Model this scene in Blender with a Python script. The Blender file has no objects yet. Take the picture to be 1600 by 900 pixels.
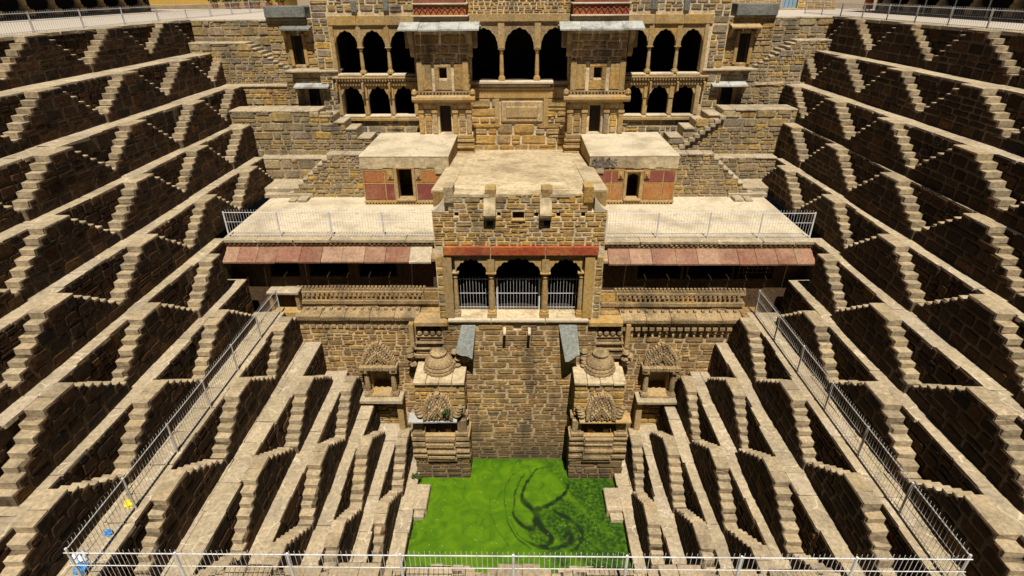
import bpy, math, random
from mathutils import Matrix, Vector
random.seed(7)
R = random.random
def U(a, b): return a + (b - a) * random.random()
SC = bpy.context.scene
COL = SC.collection

# ------------------------------------------------------------------ camera
CAM_Z = 1.39
pitch, yaw, roll = math.radians(28.0007), math.radians(-0.8541), math.radians(-0.35)
fwd = Vector((math.sin(yaw) * math.cos(pitch), math.cos(yaw) * math.cos(pitch), -math.sin(pitch)))
r0 = Vector((math.cos(yaw), -math.sin(yaw), 0)); u0 = r0.cross(fwd)
rt = r0 * math.cos(roll) + u0 * math.sin(roll); up = rt.cross(fwd)
cd = bpy.data.cameras.new('camera'); cam = bpy.data.objects.new('camera', cd); COL.objects.link(cam)
cam.matrix_world = Matrix(((rt.x, up.x, -fwd.x, 0), (rt.y, up.y, -fwd.y, 0), (rt.z, up.z, -fwd.z, CAM_Z), (0, 0, 0, 1)))
cd.sensor_width = 36; cd.lens = 880 / 1600 * 36; cd.clip_start = 0.05; cd.clip_end = 2000
SC.camera = cam
CAM = Vector((0, 0, CAM_Z))

# ------------------------------------------------------------------ sky and sun
TO_SUN = Vector((0.05, -0.43, 0.90)).normalized()
w = bpy.data.worlds.new('World'); SC.world = w; w.use_nodes = True
nt = w.node_tree; bg = nt.nodes['Background']
sky = nt.nodes.new('ShaderNodeTexSky'); sky.sky_type = 'NISHITA'; sky.sun_disc = False
sky.sun_elevation = math.asin(TO_SUN.z); sky.sun_rotation = math.atan2(TO_SUN.x, TO_SUN.y)
sky.air_density = 0.2; sky.dust_density = 0.15; sky.ozone_density = 1.0; sky.altitude = 300
nt.links.new(sky.outputs[0], bg.inputs[0]); bg.inputs[1].default_value = 0.05
sl = bpy.data.lights.new('sun', 'SUN'); sl.energy = 5.0; sl.angle = math.radians(0.5); sl.color = (1.0, 0.93, 0.81)
so = bpy.data.objects.new('sun', sl); COL.objects.link(so); so.location = (10, -30, 60)
so.rotation_euler = (-TO_SUN).to_track_quat('-Z', 'Y').to_euler()
SC.view_settings.view_transform = 'Standard'; SC.view_settings.look = 'None'
SC.view_settings.exposure = 0.56; SC.view_settings.gamma = 1.0
SC.view_settings.use_curve_mapping = False

# ------------------------------------------------------------------ materials
TONE = 0.72      # overall albedo level of the old stone
def stone_mat(name, pal, mottle=0.35, stain=None, stain_amt=0.5, stain_scale=0.6, bump=0.5, rough=0.9, fine=9.0, damp=None, detail=6, streak=0.0, vein=None):
    m = bpy.data.materials.new(name); m.use_nodes = True
    t = m.node_tree; N = t.nodes; L = t.links
    b = N['Principled BSDF']; b.inputs['Roughness'].default_value = rough
    if 'Specular IOR Level' in b.inputs: b.inputs['Specular IOR Level'].default_value = 0.2
    geo = N.new('ShaderNodeNewGeometry'); oi = N.new('ShaderNodeObjectInfo')
    add = N.new('ShaderNodeMath'); add.operation = 'ADD'
    L.new(oi.outputs['Random'], add.inputs[0]); L.new(geo.outputs['Random Per Island'], add.inputs[1])
    fr = N.new('ShaderNodeMath'); fr.operation = 'FRACT'; L.new(add.outputs[0], fr.inputs[0])
    cr = N.new('ShaderNodeValToRGB'); L.new(fr.outputs[0], cr.inputs[0])
    e = cr.color_ramp.elements
    pal = [tuple(c * TONE for c in q) for q in pal]
    if stain: stain = tuple(c * TONE for c in stain)
    if len(pal) == 1: pal = [pal[0], tuple(c * .93 for c in pal[0])]
    while len(e) < len(pal): e.new(0.5)
    for i, c in enumerate(pal):
        e[i].position = i / max(1, len(pal) - 1); e[i].color = (*c, 1)
    n1 = N.new('ShaderNodeTexNoise'); n1.inputs['Scale'].default_value = fine; n1.inputs['Detail'].default_value = detail
    n1.inputs['Roughness'].default_value = 0.65
    L.new(geo.outputs['Position'], n1.inputs['Vector'])
    mr = N.new('ShaderNodeMapRange'); mr.inputs[1].default_value = 0.3; mr.inputs[2].default_value = 0.7
    mr.inputs[3].default_value = 1 - mottle; mr.inputs[4].default_value = 1 + mottle
    L.new(n1.outputs['Fac'], mr.inputs[0])
    mul = N.new('ShaderNodeMix'); mul.data_type = 'RGBA'; mul.blend_type = 'MULTIPLY'; mul.inputs['Factor'].default_value = 1
    L.new(cr.outputs[0], mul.inputs['A'])
    L.new(mr.outputs[0], mul.inputs['B'])
    out = mul.outputs['Result']
    if stain:
        n2 = N.new('ShaderNodeTexNoise'); n2.inputs['Scale'].default_value = stain_scale; n2.inputs['Detail'].default_value = 5
        L.new(geo.outputs['Position'], n2.inputs['Vector'])
        m2 = N.new('ShaderNodeMapRange'); m2.inputs[1].default_value = 0.47; m2.inputs[2].default_value = 0.68
        m2.inputs[3].default_value = 0; m2.inputs[4].default_value = stain_amt
        L.new(n2.outputs['Fac'], m2.inputs[0])
        mx = N.new('ShaderNodeMix'); mx.data_type = 'RGBA'
        L.new(m2.outputs[0], mx.inputs['Factor']); L.new(out, mx.inputs['A'])
        ms = N.new('ShaderNodeMix'); ms.data_type = 'RGBA'; ms.blend_type = 'MULTIPLY'; ms.inputs['Factor'].default_value = 1
        ms.inputs['A'].default_value = (*stain, 1); L.new(mr.outputs[0], ms.inputs['B'])
        L.new(ms.outputs['Result'], mx.inputs['B'])
        out = mx.outputs['Result']
    if damp:   # water-line grime: (z_low, z_high, colour)
        z0, z1, c = damp
        sp = N.new('ShaderNodeSeparateXYZ'); L.new(geo.outputs['Position'], sp.inputs[0])
        nz = N.new('ShaderNodeMath'); nz.operation = 'MULTIPLY_ADD'; nz.inputs[1].default_value = 2.4; nz.inputs[2].default_value = -1.2
        n3 = N.new('ShaderNodeTexNoise'); n3.inputs['Scale'].default_value = 1.1; n3.inputs['Detail'].default_value = 4
        L.new(geo.outputs['Position'], n3.inputs['Vector']); L.new(n3.outputs['Fac'], nz.inputs[0])
        az = N.new('ShaderNodeMath'); az.operation = 'ADD'; L.new(sp.outputs[2], az.inputs[0]); L.new(nz.outputs[0], az.inputs[1])
        m3 = N.new('ShaderNodeMapRange'); m3.inputs[1].default_value = z0; m3.inputs[2].default_value = z1
        m3.inputs[3].default_value = 0.85; m3.inputs[4].default_value = 0
        L.new(az.outputs[0], m3.inputs[0])
        mx = N.new('ShaderNodeMix'); mx.data_type = 'RGBA'; mx.inputs['B'].default_value = (*c, 1)
        L.new(m3.outputs[0], mx.inputs['Factor']); L.new(out, mx.inputs['A']); out = mx.outputs['Result']
    if streak:   # dark run-off stains drawn out downwards
        mp = N.new('ShaderNodeVectorMath'); mp.operation = 'MULTIPLY'; mp.inputs[1].default_value = (1.5, 1.5, .28)
        L.new(geo.outputs['Position'], mp.inputs[0])
        n4 = N.new('ShaderNodeTexNoise'); n4.inputs['Scale'].default_value = .9; n4.inputs['Detail'].default_value = 7; n4.inputs['Roughness'].default_value = .62
        L.new(mp.outputs[0], n4.inputs['Vector'])
        m4 = N.new('ShaderNodeMapRange'); m4.inputs[1].default_value = .5; m4.inputs[2].default_value = .66; m4.inputs[3].default_value = 0; m4.inputs[4].default_value = streak
        L.new(n4.outputs['Fac'], m4.inputs[0])
        mx = N.new('ShaderNodeMix'); mx.data_type = 'RGBA'; mx.inputs['B'].default_value = (.045, .036, .026, 1)
        L.new(m4.outputs[0], mx.inputs['Factor']); L.new(out, mx.inputs['A']); out = mx.outputs['Result']
    if vein:     # mortar veins or cracks: (scale, width, colour, amount)
        sc, wd, c, am = vein
        nv = N.new('ShaderNodeTexNoise'); nv.inputs['Scale'].default_value = 2.2; nv.inputs['Detail'].default_value = 3; L.new(geo.outputs['Position'], nv.inputs['Vector'])
        ad = N.new('ShaderNodeVectorMath'); ad.operation = 'MULTIPLY_ADD'; ad.inputs[1].default_value = (.35, .35, .35)
        L.new(nv.outputs['Color'], ad.inputs[0]); L.new(geo.outputs['Position'], ad.inputs[2])
        vo = N.new('ShaderNodeTexVoronoi'); vo.feature = 'DISTANCE_TO_EDGE'; vo.inputs['Scale'].default_value = sc; L.new(ad.outputs[0], vo.inputs['Vector'])
        m5 = N.new('ShaderNodeMapRange'); m5.inputs[1].default_value = 0; m5.inputs[2].default_value = wd; m5.inputs[3].default_value = 1; m5.inputs[4].default_value = 0
        L.new(vo.outputs['Distance'], m5.inputs[0])
        m6 = N.new('ShaderNodeMapRange'); m6.inputs[1].default_value = .48; m6.inputs[2].default_value = .6; m6.inputs[4].default_value = am; L.new(nv.outputs['Fac'], m6.inputs[0])
        mm = N.new('ShaderNodeMath'); mm.operation = 'MULTIPLY'; L.new(m5.outputs[0], mm.inputs[0]); L.new(m6.outputs[0], mm.inputs[1])
        mx = N.new('ShaderNodeMix'); mx.data_type = 'RGBA'; mx.inputs['B'].default_value = (*c, 1)
        L.new(mm.outputs[0], mx.inputs['Factor']); L.new(out, mx.inputs['A']); out = mx.outputs['Result']
    L.new(out, b.inputs['Base Color'])
    bp = N.new('ShaderNodeBump'); bp.inputs['Strength'].default_value = bump; bp.inputs['Distance'].default_value = 0.04
    L.new(n1.outputs['Fac'], bp.inputs['Height']); L.new(bp.outputs[0], b.inputs['Normal'])
    return m
def plain_mat(name, c, rough=0.6, metal=0.0):
    m = bpy.data.materials.new(name); m.use_nodes = True; b = m.node_tree.nodes['Principled BSDF']
    b.inputs['Base Color'].default_value = (*c, 1); b.inputs['Roughness'].default_value = rough; b.inputs['Metallic'].default_value = metal
    return m
M = {}
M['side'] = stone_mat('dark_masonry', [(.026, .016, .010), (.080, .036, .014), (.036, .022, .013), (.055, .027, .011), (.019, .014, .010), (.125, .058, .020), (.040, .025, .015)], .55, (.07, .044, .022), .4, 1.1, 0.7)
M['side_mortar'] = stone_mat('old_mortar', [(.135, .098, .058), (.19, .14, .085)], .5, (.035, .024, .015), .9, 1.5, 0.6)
M['tread'] = stone_mat('worn_sandstone_step', [(.46, .36, .225), (.39, .305, .19), (.50, .395, .255), (.42, .32, .185), (.33, .265, .175)], .36, (.24, .19, .125), .65, 1.4, 0.6, streak=.15)
M['ledge'] = stone_mat('ledge_paving_stone', [(.46, .37, .24), (.50, .40, .265), (.43, .345, .22), (.48, .395, .28), (.40, .325, .215)], .32, (.29, .235, .16), .7, .9, 0.5, vein=(1.5, .035, (.56, .48, .35), .8), streak=.12)
M['ochre'] = stone_mat('ochre_facade_stone', [(.50, .32, .11), (.43, .30, .13), (.33, .21, .085), (.57, .36, .10), (.28, .22, .14), (.47, .31, .11), (.38, .30, .19), (.54, .39, .20)], .42, (.54, .29, .05), .6, .7, 0.8, streak=0.5)
M['ochre_mortar'] = stone_mat('pale_lime_mortar', [(.68, .54, .34), (.74, .59, .38)], .4, (.38, .26, .12), .6, 1.2, 0.5, streak=0.4)
M['brown'] = stone_mat('brown_facade_stone', [(.38, .225, .085), (.46, .29, .115), (.29, .175, .07), (.52, .35, .14), (.30, .21, .12), (.42, .245, .075)], .45, (.17, .12, .07), .65, .9, 0.8, damp=(-18.7, -16.3, (.06, .045, .027)), streak=0.62)
M['brown_mortar'] = stone_mat('buff_mortar', [(.66, .51, .31), (.60, .46, .27)], .4, (.32, .22, .12), .6, 1.2, 0.5, damp=(-18.7, -16.3, (.13, .10, .06)), streak=0.6)
M['olive'] = stone_mat('olive_rubble_stone', [(.36, .255, .11), (.44, .31, .12), (.29, .215, .12), (.48, .37, .20), (.36, .275, .165), (.22, .185, .14), (.56, .34, .07), (.37, .28, .20), (.25, .19, .11)], .45, (.17, .145, .11), .65, .55, 0.8, streak=0.5)
M['olive_mortar'] = stone_mat('earthy_mortar', [(.46, .36, .21), (.40, .31, .18)], .45, (.22, .16, .09), .7, 1.0, 0.6, streak=0.35)
M['smoky'] = stone_mat('smoke_dark_stone', [(.12, .072, .035), (.09, .055, .03)], .4, (.05, .032, .02), .6, 1.0, 0.6)  # dark brown puts the shade under canopy and niche roof into the colour
M['slate'] = stone_mat('grey_green_slate', [(.27, .285, .26), (.22, .235, .215)], .35, (.34, .35, .31), .7, 1.8, 0.7)
M['carved'] = stone_mat('carved_sandstone', [(.42, .295, .155), (.36, .255, .13), (.46, .33, .175)], .5, (.20, .145, .085), .7, 1.5, 0.9, fine=14, streak=0.55, damp=(-18.7, -16.9, (.07, .055, .035)))
M['dressed'] = stone_mat('dressed_sandstone', [(.48, .34, .17), (.43, .30, .14), (.52, .34, .12)], .32, (.40, .23, .05), .65, .9, 0.5, streak=0.3)
M['plaster'] = stone_mat('sunbleached_lime_plaster', [(.66, .56, .40)], .22, (.38, .31, .21), .75, .75, 0.45, fine=6, vein=(.55, .018, (.24, .19, .12), .8))
M['roof'] = stone_mat('weathered_roof_plaster', [(.60, .48, .30)], .34, (.33, .255, .15), .85, .8, 0.7, fine=5, vein=(.8, .03, (.22, .17, .10), .8))
M['red'] = stone_mat('red_sandstone', [(.42, .085, .03), (.36, .08, .035), (.48, .15, .04)], .35, (.55, .22, .06), .7, .9, 0.5, streak=.3)
M['maroon'] = stone_mat('maroon_sandstone_panel', [(.22, .062, .050), (.26, .078, .060), (.30, .10, .06)], .25, (.36, .17, .09), .6, 1.2, 0.4, streak=.3)
M['panel'] = stone_mat('rust_sandstone_panel', [(.42, .165, .05), (.48, .23, .08), (.34, .105, .05)], .3, (.50, .30, .13), .65, 1.1, 0.4, streak=.3)
M['pink'] = stone_mat('pink_sandstone_slab', [(.25, .118, .075), (.31, .165, .108), (.215, .095, .06), (.40, .25, .165), (.27, .13, .085), (.235, .108, .07)], .32, (.36, .23, .14), .65, 1.2, 0.4, streak=.3)
M['grey'] = stone_mat('pale_grey_stone_slab', [(.44, .45, .42), (.50, .50, .46), (.40, .41, .39)], .25, (.28, .28, .25), .7, 1.6, 0.5, streak=0.5)
M['greystone'] = stone_mat('blue_grey_block', [(.17, .17, .15), (.21, .21, .18)], .35, (.12, .12, .11), .6, 1.0, 0.7)
M['white'] = stone_mat('chipped_white_paint', [(.80, .80, .80)], .12, (.42, .36, .30), .45, 2.5, 0.1, rough=.45)
M['aged_white'] = stone_mat('dusty_white_paint', [(.62, .60, .57)], .15, (.42, .36, .29), .5, 2.0, 0.1, rough=.5)
M['platform'] = stone_mat('pale_paved_platform', [(.56, .49, .41)], .1, (.47, .41, .34), .5, .35, 0.2)
M['earth'] = stone_mat('dusty_earth', [(.30, .23, .15)], .3, (.2, .15, .09), .5, .2, 0.5, fine=2)
M['shade'] = stone_mat('interior_shade_stone', [(.045, .035, .025)], .3, None, bump=.3)  # near-black colour stands in for the shade inside rooms and niches
M['yellow_wall'] = stone_mat('yellow_limewash', [(.60, .37, .07)], .15, (.5, .33, .1), .5, .8, 0.2)
M['blue_door'] = stone_mat('faded_blue_paint', [(.25, .38, .50)], .2, None, bump=.2)
M['leaf'] = stone_mat('green_leaf', [(.05, .10, .02), (.08, .13, .03), (.04, .08, .02)], .3, None, bump=.1)
M['dry'] = stone_mat('bare_rubble', [(.20, .16, .13), (.13, .105, .09), (.26, .21, .16)], .3, None, bump=.2)
M['terracotta'] = stone_mat('terracotta', [(.36, .13, .06)], .2, None, bump=.2)
M['orange'] = stone_mat('orange_cloth', [(.85, .20, .015)], .1, None, bump=.1)
M['skin'] = plain_mat('brown_skin', (.22, .11, .06), .6)
M['hair'] = plain_mat('black_hair', (.012, .01, .01), .5)
M['yellow_bag'] = plain_mat('yellow_plastic', (.75, .60, .02), .4)
M['blue_bag'] = plain_mat('blue_plastic', (.03, .20, .50), .4)
M['white_bag'] = plain_mat('pale_plastic', (.55, .60, .66), .4)

# ------------------------------------------------------------------ helpers
W0 = {}           # world origin of each thing
def thing(name, label, cat, loc=(0, 0, 0), group=None):
    o = bpy.data.objects.new(name, None); COL.objects.link(o)
    o.location = loc; o['label'] = label; o['category'] = cat; o.empty_display_size = .2
    if group: o['group'] = group
    W0[o] = Vector(loc); return o
def link(name, me, parent=None):
    o = bpy.data.objects.new(name, me); COL.objects.link(o)
    if parent: o.parent = parent
    return o
class MB:
    def __init__(s): s.v = []; s.f = []
    def add(s, vs, fs):
        k = len(s.v); s.v += [tuple(p) for p in vs]; s.f += [tuple(i + k for i in f) for f in fs]; return s
    def box(s, x0, x1, y0, y1, z0, z1, c=0.0, j=0.0):
        x0, x1 = min(x0, x1), max(x0, x1); y0, y1 = min(y0, y1), max(y0, y1); z0, z1 = min(z0, z1), max(z0, z1)
        if c <= 0:
            vs = [(x, y, z) for x in (x0, x1) for y in (y0, y1) for z in (z0, z1)]
            return s.add(vs, [(0, 1, 3, 2), (4, 6, 7, 5), (0, 4, 5, 1), (2, 3, 7, 6), (0, 2, 6, 4), (1, 5, 7, 3)])
        vs, fs = cbox(c, (x1 - x0, y1 - y0, z1 - z0), j)
        m = Vector(((x0 + x1) / 2, (y0 + y1) / 2, (z0 + z1) / 2))
        return s.add([m + v for v in vs], fs)
    def prism(s, poly, axis, a, b):
        """poly: 2D outline; axis 'x' -> (y,z), 'y' -> (x,z), 'z' -> (x,y); extruded from a to b"""
        f3 = {'x': lambda p, t: (t, p[0], p[1]), 'y': lambda p, t: (p[0], t, p[1]), 'z': lambda p, t: (p[0], p[1], t)}[axis]
        n = len(poly)
        s.add([f3(p, a) for p in poly] + [f3(p, b) for p in poly],
              [tuple(range(n)), tuple(range(2 * n - 1, n - 1, -1))] + [(i, i + n, (i + 1) % n + n, (i + 1) % n) for i in range(n)])
        return s
    def lathe(s, cx, cy, prof, n=14, wob=None):
        vs = []; fs = []
        for (r, z) in prof:
            for i in range(n):
                a = 2 * math.pi * (i + .5) / n; rr = r * (1 + (wob(i) if wob else 0))
                vs.append((cx + rr * math.cos(a), cy + rr * math.sin(a), z))
        for k in range(len(prof) - 1):
            for i in range(n):
                fs.append((k * n + i, k * n + (i + 1) % n, (k + 1) * n + (i + 1) % n, (k + 1) * n + i))
        fs.append(tuple(range(n - 1, -1, -1))); fs.append(tuple((len(prof) - 1) * n + i for i in range(n)))
        return s.add(vs, fs)
    def tube(s, p, q, r, n=6):
        p, q = Vector(p), Vector(q); d = (q - p).normalized()
        a = d.orthogonal().normalized(); b = d.cross(a)
        vs = [c + r * (math.cos(2 * math.pi * i / n) * a + math.sin(2 * math.pi * i / n) * b) for c in (p, q) for i in range(n)]
        return s.add(vs, [(i, (i + 1) % n, (i + 1) % n + n, i + n) for i in range(n)] + [tuple(range(n - 1, -1, -1)), tuple(range(n, 2 * n))])
    def mesh(s, name, mat, org=(0, 0, 0)):
        me = bpy.data.meshes.new(name); o = Vector(org)
        me.from_pydata([tuple(Vector(p) - o) for p in s.v], [], s.f); me.materials.append(mat)
        import bmesh
        bm = bmesh.new(); bm.from_mesh(me); bmesh.ops.recalc_face_normals(bm, faces=bm.faces); bm.to_mesh(me); bm.free()
        return me
    def build(s, name, mat, parent=None, kind=None, root=None):
        o = link(name, s.mesh(name, mat, W0.get(root or parent, (0, 0, 0))), parent)
        if parent: W0[o] = W0[root or parent]
        if kind: o['kind'] = kind
        return o
def cbox(c, d, j=0.0):
    """box with chamfered edges, centred, size d"""
    hx, hy, hz = d[0] / 2, d[1] / 2, d[2] / 2
    c = min(c, hx * .8, hy * .8, hz * .8)
    vs = []; idx = {}
    for sx in (-1, 1):
        for sy in (-1, 1):
            for sz in (-1, 1):
                for ax in range(3):
                    p = [sx * (hx - c), sy * (hy - c), sz * (hz - c)]
                    p[ax] = (sx * hx, sy * hy, sz * hz)[ax]
                    if j: p = [q + U(-j, j) for q in p]
                    idx[(sx, sy, sz, ax)] = len(vs); vs.append(Vector(p))
    fs = []
    S = (-1, 1)
    for s in S:
        fs.append([idx[(s, a, b, 0)] for a, b in ((-1, -1), (1, -1), (1, 1), (-1, 1))])
        fs.append([idx[(a, s, b, 1)] for a, b in ((-1, -1), (1, -1), (1, 1), (-1, 1))])
        fs.append([idx[(a, b, s, 2)] for a, b in ((-1, -1), (1, -1), (1, 1), (-1, 1))])
    for a in S:
        for b in S:
            fs.append([idx[(a, b, -1, 0)], idx[(a, b, 1, 0)], idx[(a, b, 1, 1)], idx[(a, b, -1, 1)]])
            fs.append([idx[(a, -1, b, 0)], idx[(a, 1, b, 0)], idx[(a, 1, b, 2)], idx[(a, -1, b, 2)]])
            fs.append([idx[(-1, a, b, 1)], idx[(1, a, b, 1)], idx[(1, a, b, 2)], idx[(-1, a, b, 2)]])
    for a in S:
        for b in S:
            for c_ in S: fs.append([idx[(a, b, c_, 0)], idx[(a, b, c_, 1)], idx[(a, b, c_, 2)]])
    return vs, fs
import bmesh
def unit_mesh(name, vs, fs, mat):
    me = bpy.data.meshes.new(name); me.from_pydata([tuple(v) for v in vs], [], fs); me.materials.append(mat)
    bm = bmesh.new(); bm.from_mesh(me); bmesh.ops.recalc_face_normals(bm, faces=bm.faces); bm.to_mesh(me); bm.free()
    return me
def stone_geo():
    """a rough block face: x width, y outwards (0..1), z height, unit size"""
    c = U(.07, .16)
    ring = [(-.5, -.5 + c), (-.5 + c, -.5), (.5 - c, -.5), (.5, -.5 + c), (.5, .5 - c), (.5 - c, .5), (-.5 + c, .5), (-.5, .5 - c)]
    ring = [(x * U(.88, 1.02), z * U(.86, 1.02)) for x, z in ring]
    vs = [(x, -2.2, z) for x, z in ring] + [(x * .97, U(.45, .75), z * .96) for x, z in ring] + [(x * .86, U(.8, 1.05), z * .82) for x, z in ring] + [(U(-.15, .15), U(.8, 1.15), U(-.12, .12))]
    fs = []
    for k in (0, 8):
        fs += [(k + i, k + (i + 1) % 8, k + 8 + (i + 1) % 8, k + 8 + i) for i in range(8)]
    fs += [(16 + i, 16 + (i + 1) % 8, 24) for i in range(8)]
    return vs, fs
STONE_GEO = [stone_geo() for _ in range(14)]
STEP_GEO = []
for _ in range(10):
    vs, fs = cbox(.035, (1, 1, 1), .010)
    for q in random.sample(range(24), 3): vs[q] = vs[q] * U(.88, .97)      # knocked corners
    STEP_GEO.append((vs, fs))
_mc = {}
def umesh(kind, mat):
    key = (kind, mat.name)
    if key not in _mc:
        geo = STONE_GEO if kind == 'stone' else STEP_GEO
        _mc[key] = [unit_mesh(f'{kind}_{mat.name}', vs, fs, mat) for vs, fs in geo]
    return _mc[key]
def place(name, me, parent, mat4):
    o = bpy.data.objects.new(name, me); COL.objects.link(o); o.parent = parent
    o.matrix_basis = Matrix.Translation(-W0[parent]) @ mat4
    return o
def axes(u, n, v, p, su, sn, sv):
    if u.dot(n.cross(v)) < 0: u = -u
    return Matrix(((u.x * su, n.x * sn, v.x * sv, p.x), (u.y * su, n.y * sn, v.y * sv, p.y), (u.z * su, n.z * sn, v.z * sv, p.z), (0, 0, 0, 1)))
ZV = Vector((0, 0, 1))
PEND = {}
def add_stone(th, mat, u, n, p, w_, h_, proud, tilt=0.0):
    m4 = axes(u, n, ZV, p, w_, proud, h_)
    if tilt: m4 = Matrix.Translation(p) @ Matrix.Rotation(tilt, 4, n) @ Matrix.Translation(-p) @ m4
    PEND.setdefault((th, mat.name), []).append((m4, mat))
def pp_y(o, u, d): return (o + u * d).y
def flush_stones(limit=270):
    total = {}
    for (th, mn), lst in PEND.items():
        lst.sort(key=lambda t: -(t[0].to_scale().x * t[0].to_scale().z) / (t[0].translation - CAM).length_squared)
        room = max(0, limit - total.get(th, 0))
        ms = umesh('stone', lst[0][1])
        for i, (m4, mat) in enumerate(lst[:room]): place('stone', ms[i * 7 % len(ms)], th, m4)
        total[th] = total.get(th, 0) + min(room, len(lst))
        rest = lst[room:]
        if rest:
            mb = MB()
            for i, (m4, mat) in enumerate(rest):
                vs, fs = STONE_GEO[i * 5 % len(STONE_GEO)]; mb.add([m4 @ Vector(v) for v in vs], fs)
            mb.build('small_stones', rest[0][1], th, kind='stuff')
    PEND.clear()
def cut(ivs, a, b):
    out = []
    for p, q in ivs:
        if b <= p or a >= q: out.append((p, q)); continue
        if a > p: out.append((p, a))
        if b < q: out.append((b, q))
    return out
def masonry(th, o, u, n, wd, ht, mat, rows=(.28, .42), sw=(.4, .85), proud=.035, inside=None, holes=(), gap=.03, v0=0.0, wob=None):
    """courses of separate stones on the plane through o spanned by u and z, standing proud along n"""
    o, u, n = Vector(o), Vector(u).normalized(), Vector(n).normalized()
    cuts = sorted({c for h in holes for c in (h[2], h[3]) if v0 < c < ht} | {ht})
    v = v0
    for c in cuts:
        while v < c - .04:
            h = U(*rows)
            if c - v - h < rows[0] * .7: h = c - v
            h = min(h, c - v)
            ivs = inside(v, v + h) if inside else [(0, wd)]
            for a, b, p, q in holes:
                if v < q - .02 and v + h > p + .02: ivs = cut(ivs, a, b)
            for a, b in ivs:
                x = a
                while x < b - .05:
                    w_ = U(*sw) * (.8 + .6 * (h - rows[0]) / max(.01, rows[1] - rows[0]))
                    if b - x - w_ < sw[0] * .6: w_ = b - x
                    w_ = min(w_, b - x)
                    if w_ > .08:
                        cells = [(0, 1, 0, 1)]; q = R()
                        if h > .17:
                            t = U(.35, .65); t2 = U(.35, .65)
                            if q < .16: cells = [(0, 1, 0, t), (0, 1, t, 1)]
                            elif q < .26 and w_ > .4: cells = [(0, t2, 0, t), (t2, 1, 0, t), (0, 1, t, 1)]
                            elif q < .36 and w_ > .4: cells = [(0, t2, 0, 1), (t2, 1, 0, t), (t2, 1, t, 1)]
                            elif q < .42 and w_ > .45: cells = [(0, t2, 0, t), (t2, 1, 0, t), (0, 1 - t2, t, 1), (1 - t2, 1, t, 1)]
                        for ca, cb, cc, cd_ in cells:
                            sw_, sh_ = w_ * (cb - ca), h * (cd_ - cc); g_ = gap * U(.5, 1.7)
                            pp = o + u * (x + w_ * (ca + cb) / 2) + ZV * (v + h * (cc + cd_) / 2) + n * (wob(pp_y(o, u, x + w_ / 2)) if wob else 0)
                            add_stone(th, mat, u, n, pp, max(.05, sw_ - g_), max(.05, sh_ - g_), proud * U(.5, 1.5), U(-.02, .02))
                    x += w_
            v += h
def wall_core(mb, x0, x1, z0, z1, y0, y1, holes=()):
    """solid wall parallel to the x axis with rectangular holes (xa, xb, za, zb)"""
    xs = sorted({x0, x1} | {t for h in holes for t in h[:2] if x0 < t < x1}); zs = sorted({z0, z1} | {t for h in holes for t in h[2:] if z0 < t < z1})
    for i in range(len(zs) - 1):
        run = None
        for k in range(len(xs) - 1):
            cx, cz = (xs[k] + xs[k + 1]) / 2, (zs[i] + zs[i + 1]) / 2
            solid = not any(h[0] < cx < h[1] and h[2] < cz < h[3] for h in holes)
            if solid: run = (run[0], xs[k + 1]) if run else (xs[k], xs[k + 1])
            if (not solid or k == len(xs) - 2) and run:
                mb.box(run[0], run[1], y0, y1, zs[i], zs[i + 1]); run = None
def arch_panel(mb, x0, x1, zs, za, zt, y0, y1, lobes=7, scallop=.06, n=44, pw=2.0):
    """spandrel above a multifoil arch: opening from x0 to x1, springing at zs, apex za, flat top zt"""
    top = []; low = []
    for i in range(n + 1):
        s = -1 + 2 * i / n
        th = math.acos(max(-1, min(1, -s))) / math.pi
        base = max(0.0, 1 - abs(s) ** pw) ** (1 / pw) if pw != 2 else math.sqrt(max(0, 1 - s * s))
        base = base * .9 + .1 * max(0, 1 - abs(s)) ** .8
        z = zs + (za - zs) * base - scallop * (1 - abs(math.sin(lobes * math.pi * th)))
        x = x0 + (x1 - x0) * i / n
        low.append((x, min(max(z, zs - scallop), zt - .02))); top.append((x, zt))
    vs = []
    for (x, z), (_, t) in zip(low, top): vs += [(x, y0, z), (x, y0, t), (x, y1, z), (x, y1, t)]
    fs = []
    for i in range(n):
        a = 4 * i; b = a + 4
        fs += [(a, b, b + 1, a + 1), (a + 2, a + 3, b + 3, b + 2), (a, a + 2, b + 2, b), (a + 1, b + 1, b + 3, a + 3)]
    fs += [(0, 1, 3, 2), (4 * n, 4 * n + 2, 4 * n + 3, 4 * n + 1)]
    mb.add(vs, fs)
def column(th, x, y, z0, z1, r, mat, name='column', n=10):
    H = z1 - z0
    mb = MB(); mb.lathe(x, y, [(r * .95, z0 + .15 * H), (r * 1.05, z0 + .3 * H), (r * .8, z0 + .88 * H)], n); o = mb.build(name, mat, th)
    mb = MB(); mb.box(x - r * 1.5, x + r * 1.5, y - r * 1.5, y + r * 1.5, z0, z0 + .1 * H, .015)
    mb.lathe(x, y, [(r * 1.35, z0 + .1 * H), (r * 1.35, z0 + .13 * H), (r * .98, z0 + .16 * H)], n); mb.build('column_base', mat, o)
    mb = MB(); mb.lathe(x, y, [(r * .85, z0 + .86 * H), (r * 1.15, z0 + .88 * H), (r * .9, z0 + .91 * H), (r * 1.45, z0 + .97 * H)], n)
    mb.box(x - r * 1.6, x + r * 1.6, y - r * 1.6, y + r * 1.6, z0 + .97 * H, z1, .01); mb.build('capital', mat, o)
    return o
def side(s): return 'left' if s < 0 else 'right'
ORD = ['first', 'second', 'third', 'fourth', 'fifth', 'sixth', 'seventh', 'eighth', 'ninth', 'tenth', 'eleventh', 'twelfth', 'thirteenth']

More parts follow.
